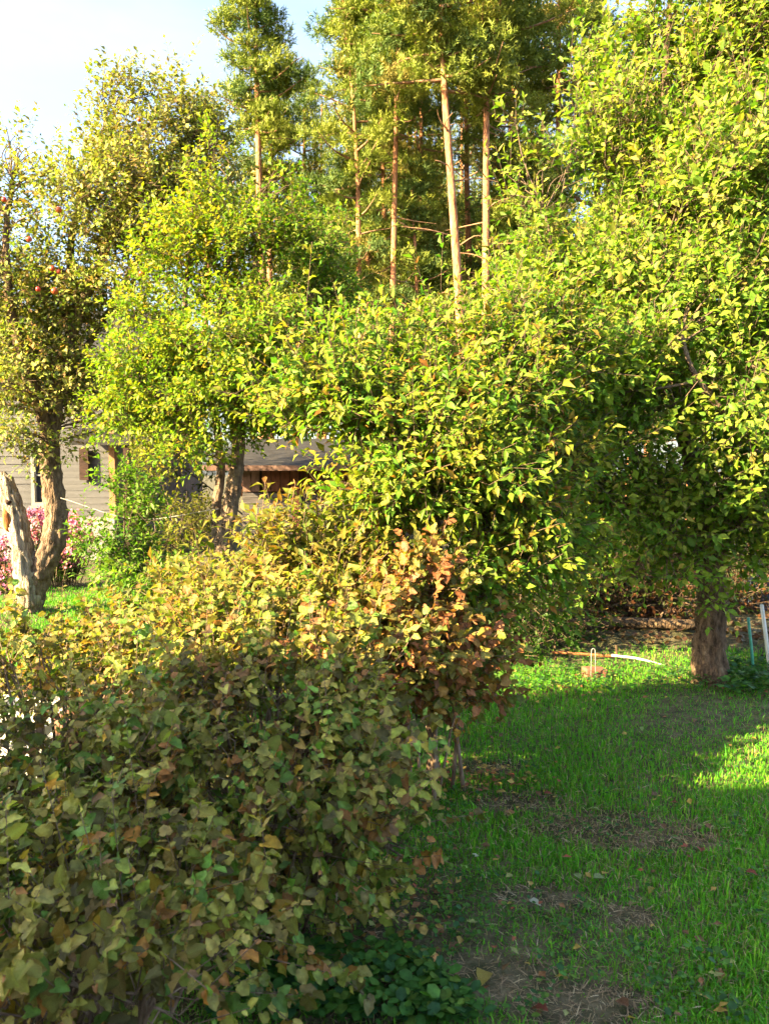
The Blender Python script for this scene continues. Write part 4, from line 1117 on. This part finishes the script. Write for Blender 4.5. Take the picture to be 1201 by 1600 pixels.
flowers('pink flower clump showing between the trunks of the split apple tree', W(95, 930, 10.7) * np.array([1, 1, 0]), [L_(60, 825, 10.7, 35, 30, .3), L_(120, 832, 10.7, 32, 32, .3), L_(62, 800, 10.8, 25, 14, .3), L_(95, 860, 10.5, 45, 30, .3)], 150)
flowers('pink flower clump at the left edge beside the broken limb', W(0, 980, 10.2) * np.array([1, 1, 0]), [L_(2, 850, 10.2, 22, 30, .25), L_(10, 900, 10.0, 22, 35, .25), L_(-30, 880, 10.2, 40, 50, .3)], 110)

# ------------------------------------------------------------------ small things
M['white_plastic'] = rough_mat('white_plastic', (0.62, 0.62, 0.60), (0.78, 0.78, 0.76), (9, 9, 9), .45, .05, spec=.4)
M['rust'] = rough_mat('rusty_iron', (0.20, 0.075, 0.03), (0.36, 0.15, 0.06), (30, 30, 30), .8, .3)
M['terracotta'] = rough_mat('terracotta', (0.15, 0.065, 0.042), (0.24, 0.115, 0.078), (12, 12, 12), .8, .2)
M['green_paint'] = rough_mat('green_stake', (0.06, 0.28, 0.20), (0.10, 0.38, 0.28), (20, 20, 20), .5, .1)
M['wire'] = rough_mat('galvanised_wire', (0.25, 0.24, 0.23), (0.38, 0.37, 0.35), (40, 40, 40), .45, .05)
M['blue_plastic'] = rough_mat('blue_plastic', (0.035, 0.055, 0.09), (0.06, 0.085, 0.13), (10, 10, 10), .5, .05)

def bed():
    Dz = 6.9
    # soil bed beneath the trees
    v = []; nx, ny = 40, 14
    x0, x1, y0, y1 = .35, 5.2, 6.75, 10.6
    for j in range(ny):
        for i in range(nx):
            x = x0 + (x1 - x0) * i / (nx - 1); y = y0 + (y1 - y0) * j / (ny - 1) + .06 * math.sin(5 * x)
            e = min(1, 3.5 * min(i / (nx - 1), j / (ny - 1), 1 - i / (nx - 1), 1 - j / (ny - 1)) * 2)
            v.append((x, y, -.03 + .10 * e + .02 * rng.normal()))
    f = [(j * nx + i, j * nx + i + 1, (j + 1) * nx + i + 1, (j + 1) * nx + i) for j in range(ny - 1) for i in range(nx - 1)]
    tag(link('garden_bed', mesh_np('garden_bed', np.array(v), np.array(f).ravel(), np.full(len(f), 4)), M['soil']), 'dark soil bed under the right apple tree', 'garden bed', kind='structure')
    # dead leaf litter on the bed
    n = 2600
    x = rng.uniform(.5, 5, n); y = rng.uniform(6.7, 10.3, n)
    az = rng.uniform(0, 6.28, n)
    V, Fc, S, Tn = instance_np(T_SMALL, np.stack([x, y, rng.uniform(.06, .10, n)], 1), np.stack([np.cos(az), np.sin(az), rng.normal(0, .3, n)], 1), rng.normal(0, .4, (n, 3)) + [0, 0, 1], rng.uniform(.05, .09, n), 1.3,
                               pick([(0.085, 0.042, 0.022, 3), (0.12, 0.07, 0.035, 2), (0.05, 0.028, 0.016, 2), (0.10, 0.085, 0.03, 1)], n))
    tag(link('leaf_litter', mesh_np('leaf_litter', V, Fc, S, Tn), M['leaf_dull']), 'brown leaf litter on the bed under the trees', 'leaf litter', kind='stuff')
    # compost frame of old boards
    D = 8.0
    xa, xb = W(915, 0, D)[0], W(1090, 0, D)[0]
    root = empty('compost_frame', ((xa + xb) / 2, D, 0)); tag(root, 'dark old plank compost frame in the shade left of the thick trunk', 'compost bin')
    ox = root.location.x
    for k in range(3):
        z = .05 + k * .155
        mb = MB(); mb.box((xa - ox, -.012 + .006 * (k % 2), z), (xb - ox, .013, z + .125)); mb.build('plank', M['board_dark'], root)
        for s_ in (xa - ox + .012, xb - ox - .037):
            mb = MB(); mb.box((s_, .016, z), (s_ + .025, .9, z + .125)); mb.build('plank', M['board_dark'], root)
    for s_ in (xa - ox + .05, xb - ox - .11):
        mb = MB(); mb.box((s_, .016, -.05), (s_ + .06, .07, .60)); mb.build('post', M['board_dark'], root)
    # log edging
    a, b_ = W(868, 1012, 7.3), W(1085, 1003, 7.3)
    a[2] = b_[2] = .12
    root = empty('edging_log', a); tag(root, 'brown log edging the shaded bed left of the thick trunk', 'log')
    mb = MB(); mb.tube(spline([a, (a + b_) / 2 + [0, .05, .012], b_], 16) - a, np.linspace(.062, .052, 16), 10, .10, 3); mb.build('log', M['bark'], root, smooth=True)
bed()

def small_things():
    D = 6.45
    # rusty rod and white pipe
    p = spline([W(862, 1019, D), W(910, 1022, D), W(960, 1026, D)], 10)
    mb = MB(); b = p[0].copy(); mb.tube(p - b, .012, 8, .03, 1); o = mb.build('rusty_rod', M['rust'], None, b, True); tag(o, 'thin rusty brown rod lying level along the bed edge', 'rod')
    p = spline([W(955, 1024, D - .03), W(995, 1029, D - .05), W(1035, 1040, D - .12), W(1075, 1054, D - .3)], 14); b = p[0].copy()
    mb = MB(); mb.tube(p - b, .0105, 9); o = mb.build('plastic_pipe', M['white_plastic'], None, b, True); tag(o, 'curved white plastic pipe sloping down to the thick trunk', 'pipe')
    for px, ll in ((962, 1034), (866, 1034)):
        a = W(px, 1012, D + .03); g = np.array([a[0], a[1], -.03]); mb = MB(); mb.tube([(0, 0, 0), (.006, 0, a[2] / 2), (0, 0, a[2] + .05)], [.011, .011, .008], 6)
        o = mb.build('wooden_peg', M['bark'], None, g, True); tag(o, 'short wooden peg holding up the %s end of the rusty rod' % ('right' if px > 900 else 'left'), 'peg')
    # terracotta block and wire hoop
    g = G(928, 1056)
    w, h, d = .095, .10, .06
    v = [(-w, -d, 0), (w, -d, 0), (w * .96, d, 0), (-w * .98, d, 0), (-w * .92, -d * .9, h), (w * .97, -d * .85, h * .88), (w * .9, d * .9, h * .9), (-w * .9, d * .9, h)]
    mb = MB(); mb.add(v, [(0,3,2,1),(4,5,6,7),(0,1,5,4),(1,2,6,5),(2,3,7,6),(3,0,4,7)])
    o = mb.build('terracotta_block', M['terracotta'], None, g + [0, 0, -.03]); o.rotation_euler = (0, 0, .15)
    bv = o.modifiers.new('b', 'BEVEL'); bv.width = .012; bv.segments = 2
    tag(o, 'pinkish terracotta block in the grass below the rusty rod', 'block')
    g2 = G(924, 1060); hh = .22
    t = np.linspace(0, math.pi, 9)
    pts = [(-.016, 0, -.03), (-.015, 0, hh - .02)] + [(-.014 * math.cos(a), 0, hh + .02 * math.sin(a)) for a in t] + [(.015, 0, hh - .02), (.022, 0, -.03)]
    mb = MB(); mb.tube(pts, .003, 6); o = mb.build('wire_hoop', M['wire'], None, g2 - [0, .03, 0], True); tag(o, 'narrow upright wire hoop in front of the terracotta block', 'hoop')
    # stakes at the right edge
    a = G(1178, 1058); tp = W(1168, 965, a[1])
    mb = MB(); mb.tube([(0, 0, -.05), tuple((tp - a) * .5), tuple(tp - a)], [.011, .011, .010], 8); o = mb.build('garden_stake', M['green_paint'], None, a, True); tag(o, 'thin turquoise-green garden stake right of the thick trunk', 'stake')
    a = G(1203, 1050); tp = W(1189, 945, a[1])
    mb = MB(); mb.tube([(0, 0, -.05), tuple((tp - a) * .5), tuple(tp - a)], [.015, .015, .014], 8); o = mb.build('garden_pole', M['white_plastic'], None, a, True); tag(o, 'pale grey pole leaning at the right edge of the picture', 'pole')
    # blue tub behind the stakes
    c = W(1182, 975, 8.4); r = .15
    mb = MB(); mb.tube([(0, 0, 0), (0, 0, .04), (0, 0, .30), (0, 0, .33), (0, 0, .33)], [.12, .125, .15, .165, .15], 18, cap=False)
    mb.tube([(0, 0, .002), (0, 0, .05), (0, 0, .33)], [.02, .115, .15], 18, cap=False)
    o = mb.build('plastic_tub', M['blue_plastic'], None, (c[0], c[1], .07), True); tag(o, 'small blue tub in the shade behind the leaning pole', 'tub')
    # white crate with slots at the left edge
    D = 4.1
    a = W(-40, 0, D)[0]; b = W(55, 0, D)[0]; zt = W(0, 1094, D)[2]; zb_ = W(0, 1128, D)[2]
    root = empty('plastic_crate', ((a + b) / 2, D, 0)); tag(root, 'white slotted plastic crate behind the bush at the left edge', 'crate')
    w = (b - a) / 2; z0 = 0
    for s_ in (-1, 1):
        for k in range(4):
            z = zt * k / 4 + .01
            mb = MB(); mb.box((-w, s_ * .16 - .006, z), (w, s_ * .16 + .006, z + zt / 4 * .62)); mb.build('slat', M['white_plastic'], root)
            mb = MB(); mb.box((s_ * w - .006, -.15, z), (s_ * w + .006, .15, z + zt / 4 * .62)); mb.build('slat', M['white_plastic'], root)
    for sx in (-1, 1):
        for sy in (-1, 1):
            mb = MB(); mb.box((sx * w - .02, sy * .16 - .02, -.03), (sx * w + .02, sy * .16 + .02, zt)); mb.build('corner_post', M['white_plastic'], root)
    mb = MB(); mb.box((-w + .01, -.15, .002), (w - .01, .15, .012)); mb.build('crate_floor', M['white_plastic'], root)
    # dark pot with a brown rim
    D = 3.75; c = W(130, 1135, D); zr = W(130, 1118, D)[2]
    root = empty('garden_pot', (c[0], D, 0)); tag(root, 'dark brown pot with a clay rim between the left bushes', 'pot')
    mb = MB(); h = zr
    mb.tube([(0, 0, -.03), (0, 0, .1), (0, 0, h - .05)], [.085, .10, .13], 20, cap=False); mb.tube([(0, 0, 0), (0, 0, .02), (0, 0, h)], [.01, .08, .12], 20, cap=False)
    mb.build('pot_body', M['board_dark'], root, smooth=True)
    mb = MB(); mb.tube([(0, 0, h - .055), (0, 0, h - .05), (0, 0, h), (0, 0, h + .005), (0, 0, h)], [.13, .142, .145, .135, .12], 20, cap=False); mb.build('rim', M['terracotta'], root, smooth=True)
    # slack line between the trees
    a, b = W(95, 778, 8.6), W(342, 795, 7.75)
    p = spline([a, (a + b) / 2 - [0, 0, .17], b], 20)
    mb = MB(); mb.tube(p - a, .0035, 5); o = mb.build('clothes_line', M['wire'], None, a, True); tag(o, 'slack pale line strung from the split apple tree to the slim trunks', 'line')
small_things()

# ------------------------------------------------------------------ fallen leaves on the lawn
def scatter():
    # small leaves and leaf scraps caught in the grass below the shrubs
    pts = [G(rng.normal(720, 75), rng.normal(1222, 16)) for _ in range(260)] + [G(rng.uniform(520, 720), rng.uniform(1330, 1520)) for _ in range(160)] + \
          [G(rng.uniform(640, 1215), rng.uniform(1090, 1600)) for _ in range(110)] + [G(rng.uniform(760, 1200), rng.uniform(1050, 1100)) for _ in range(120)]
    p = np.array(pts); n = len(p); p[:, 2] = rng.uniform(.006, .03, n)
    az = rng.uniform(0, 6.28, n)
    V, Fc, S, Tn = instance_np(T_SMALL, p, np.stack([np.cos(az), np.sin(az), rng.normal(0, .2, n)], 1), rng.normal(0, .35, (n, 3)) + [0, 0, 1], rng.uniform(.018, .048, n), 1.25,
                               pick([(0.34, 0.24, 0.06, 3), (0.22, 0.11, 0.05, 3), (0.28, 0.085, 0.05, 1.2), (0.13, 0.075, 0.04, 2), (0.25, 0.27, 0.09, 1)], n))
    tag(link('scattered_leaves', mesh_np('scattered_leaves', V, Fc, S, Tn), M['leaf_dull']), 'small yellow and brown leaf scraps scattered in the lawn below the shrubs', 'leaf litter', kind='stuff')
scatter()

def fallen():
    pals = {'yellow': (0.34, 0.27, 0.06), 'pale green': (0.26, 0.33, 0.14), 'brown': (0.20, 0.10, 0.055), 'reddish': (0.26, 0.075, 0.05), 'whitish': (0.55, 0.55, 0.44)}
    mes = {}
    for k, c in pals.items():
        tv, tf = T_APPLE
        vv = tv.copy(); vv[:, 2] *= 1.6
        mes[k] = mesh_np('fallen_leaf', vv, np.concatenate([np.array(f) for f in tf]), np.array([len(f) for f in tf]), np.tile(c, (len(tv), 1))); mes[k].materials.append(M['leaf_dull'])
    spec = [(757, 1524, 'yellow', .10, 'large yellow fallen leaf on the bare patch at the bottom centre'), (886, 1538, 'yellow', .06, 'small yellow fallen leaf on bare ground near the bottom edge'),
            (925, 1378, 'pale green', .07, 'pale green fallen leaf, right one of a pair mid lawn'), (905, 1380, 'pale green', .06, 'pale green fallen leaf, left one of a pair mid lawn'),
            (936, 1272, 'pale green', .08, 'large pale green fallen leaf on the upper bare patch'), (737, 1345, 'whitish', .05, 'whitish fallen leaf standing in dark grass right of the currant bush'),
            (825, 1413, 'whitish', .06, 'whitish fallen leaf lying on grass in the middle of the lawn'), (1058, 1260, 'reddish', .05, 'small reddish fallen leaf above the upper bare patch'),
            (1162, 1368, 'reddish', .06, 'reddish fallen leaf close to the right edge, mid lawn'), (1093, 1337, 'reddish', .06, 'reddish fallen leaf right of the upper bare patch'),
            (575, 1560, 'reddish', .08, 'reddish fallen leaf among the weeds at the bottom'), (1085, 1128, 'brown', .06, 'brown fallen leaf in the shade band below the thick trunk'),
            (1140, 1076, 'reddish', .06, 'orange-red fallen leaf just right of the thick trunk'), (848, 1245, 'reddish', .06, 'reddish fallen leaf at the left end of the upper bare patch'),
            (1035, 1300, 'brown', .06, 'brown fallen leaf on the right half of the upper bare patch'), (1195, 1452, 'brown', .06, 'brown fallen leaf cut by the right edge of the picture'),
            (980, 1580, 'brown', .07, 'brown fallen leaf on bare ground at the bottom right'), (660, 1440, 'brown', .07, 'brown fallen leaf at the foot of the middle currant bush'),
            (1017, 1392, 'yellow', .05, 'small yellow fallen leaf on grass right of the pale green pair'), (855, 1588, 'reddish', .07, 'reddish fallen leaf on bare ground at the bottom edge'),
            (700, 1490, 'brown', .07, 'brown fallen leaf left of the large yellow one'), (1110, 1200, 'yellow', .05, 'small yellow fallen leaf on the right lawn above the bare patches'),
            (895, 1290, 'brown', .05, 'small brown fallen leaf on the left half of the upper bare patch'), (790, 1215, 'brown', .07, 'brown fallen leaf in the sunlit grass right of the thin stem'),
            (770, 1225, 'reddish', .06, 'reddish fallen leaf in the sunlit grass right of the thin stem'), (820, 1212, 'yellow', .05, 'yellow fallen leaf right of the sunlit grass by the thin stem'),
            (1000, 1140, 'pale green', .05, 'small pale green fallen leaf in the shade band of the lawn'), (1180, 1160, 'yellow', .05, 'yellow fallen leaf at the right edge of the shade band')]
    for (px, py, k, s, lb) in spec:
        g = G(px, py)
        o = link('fallen_leaf', mes[k], None)
        o.location = (g[0], g[1] - .01, .022); s *= .78; o.scale = (s, s * 1.1, s)
        o.rotation_euler = (rng.normal(.05, .12), rng.normal(0, .12), rng.uniform(0, 6.28))
        tag(o, lb, 'leaf', 'leaves fallen on the lawn')
fallen()
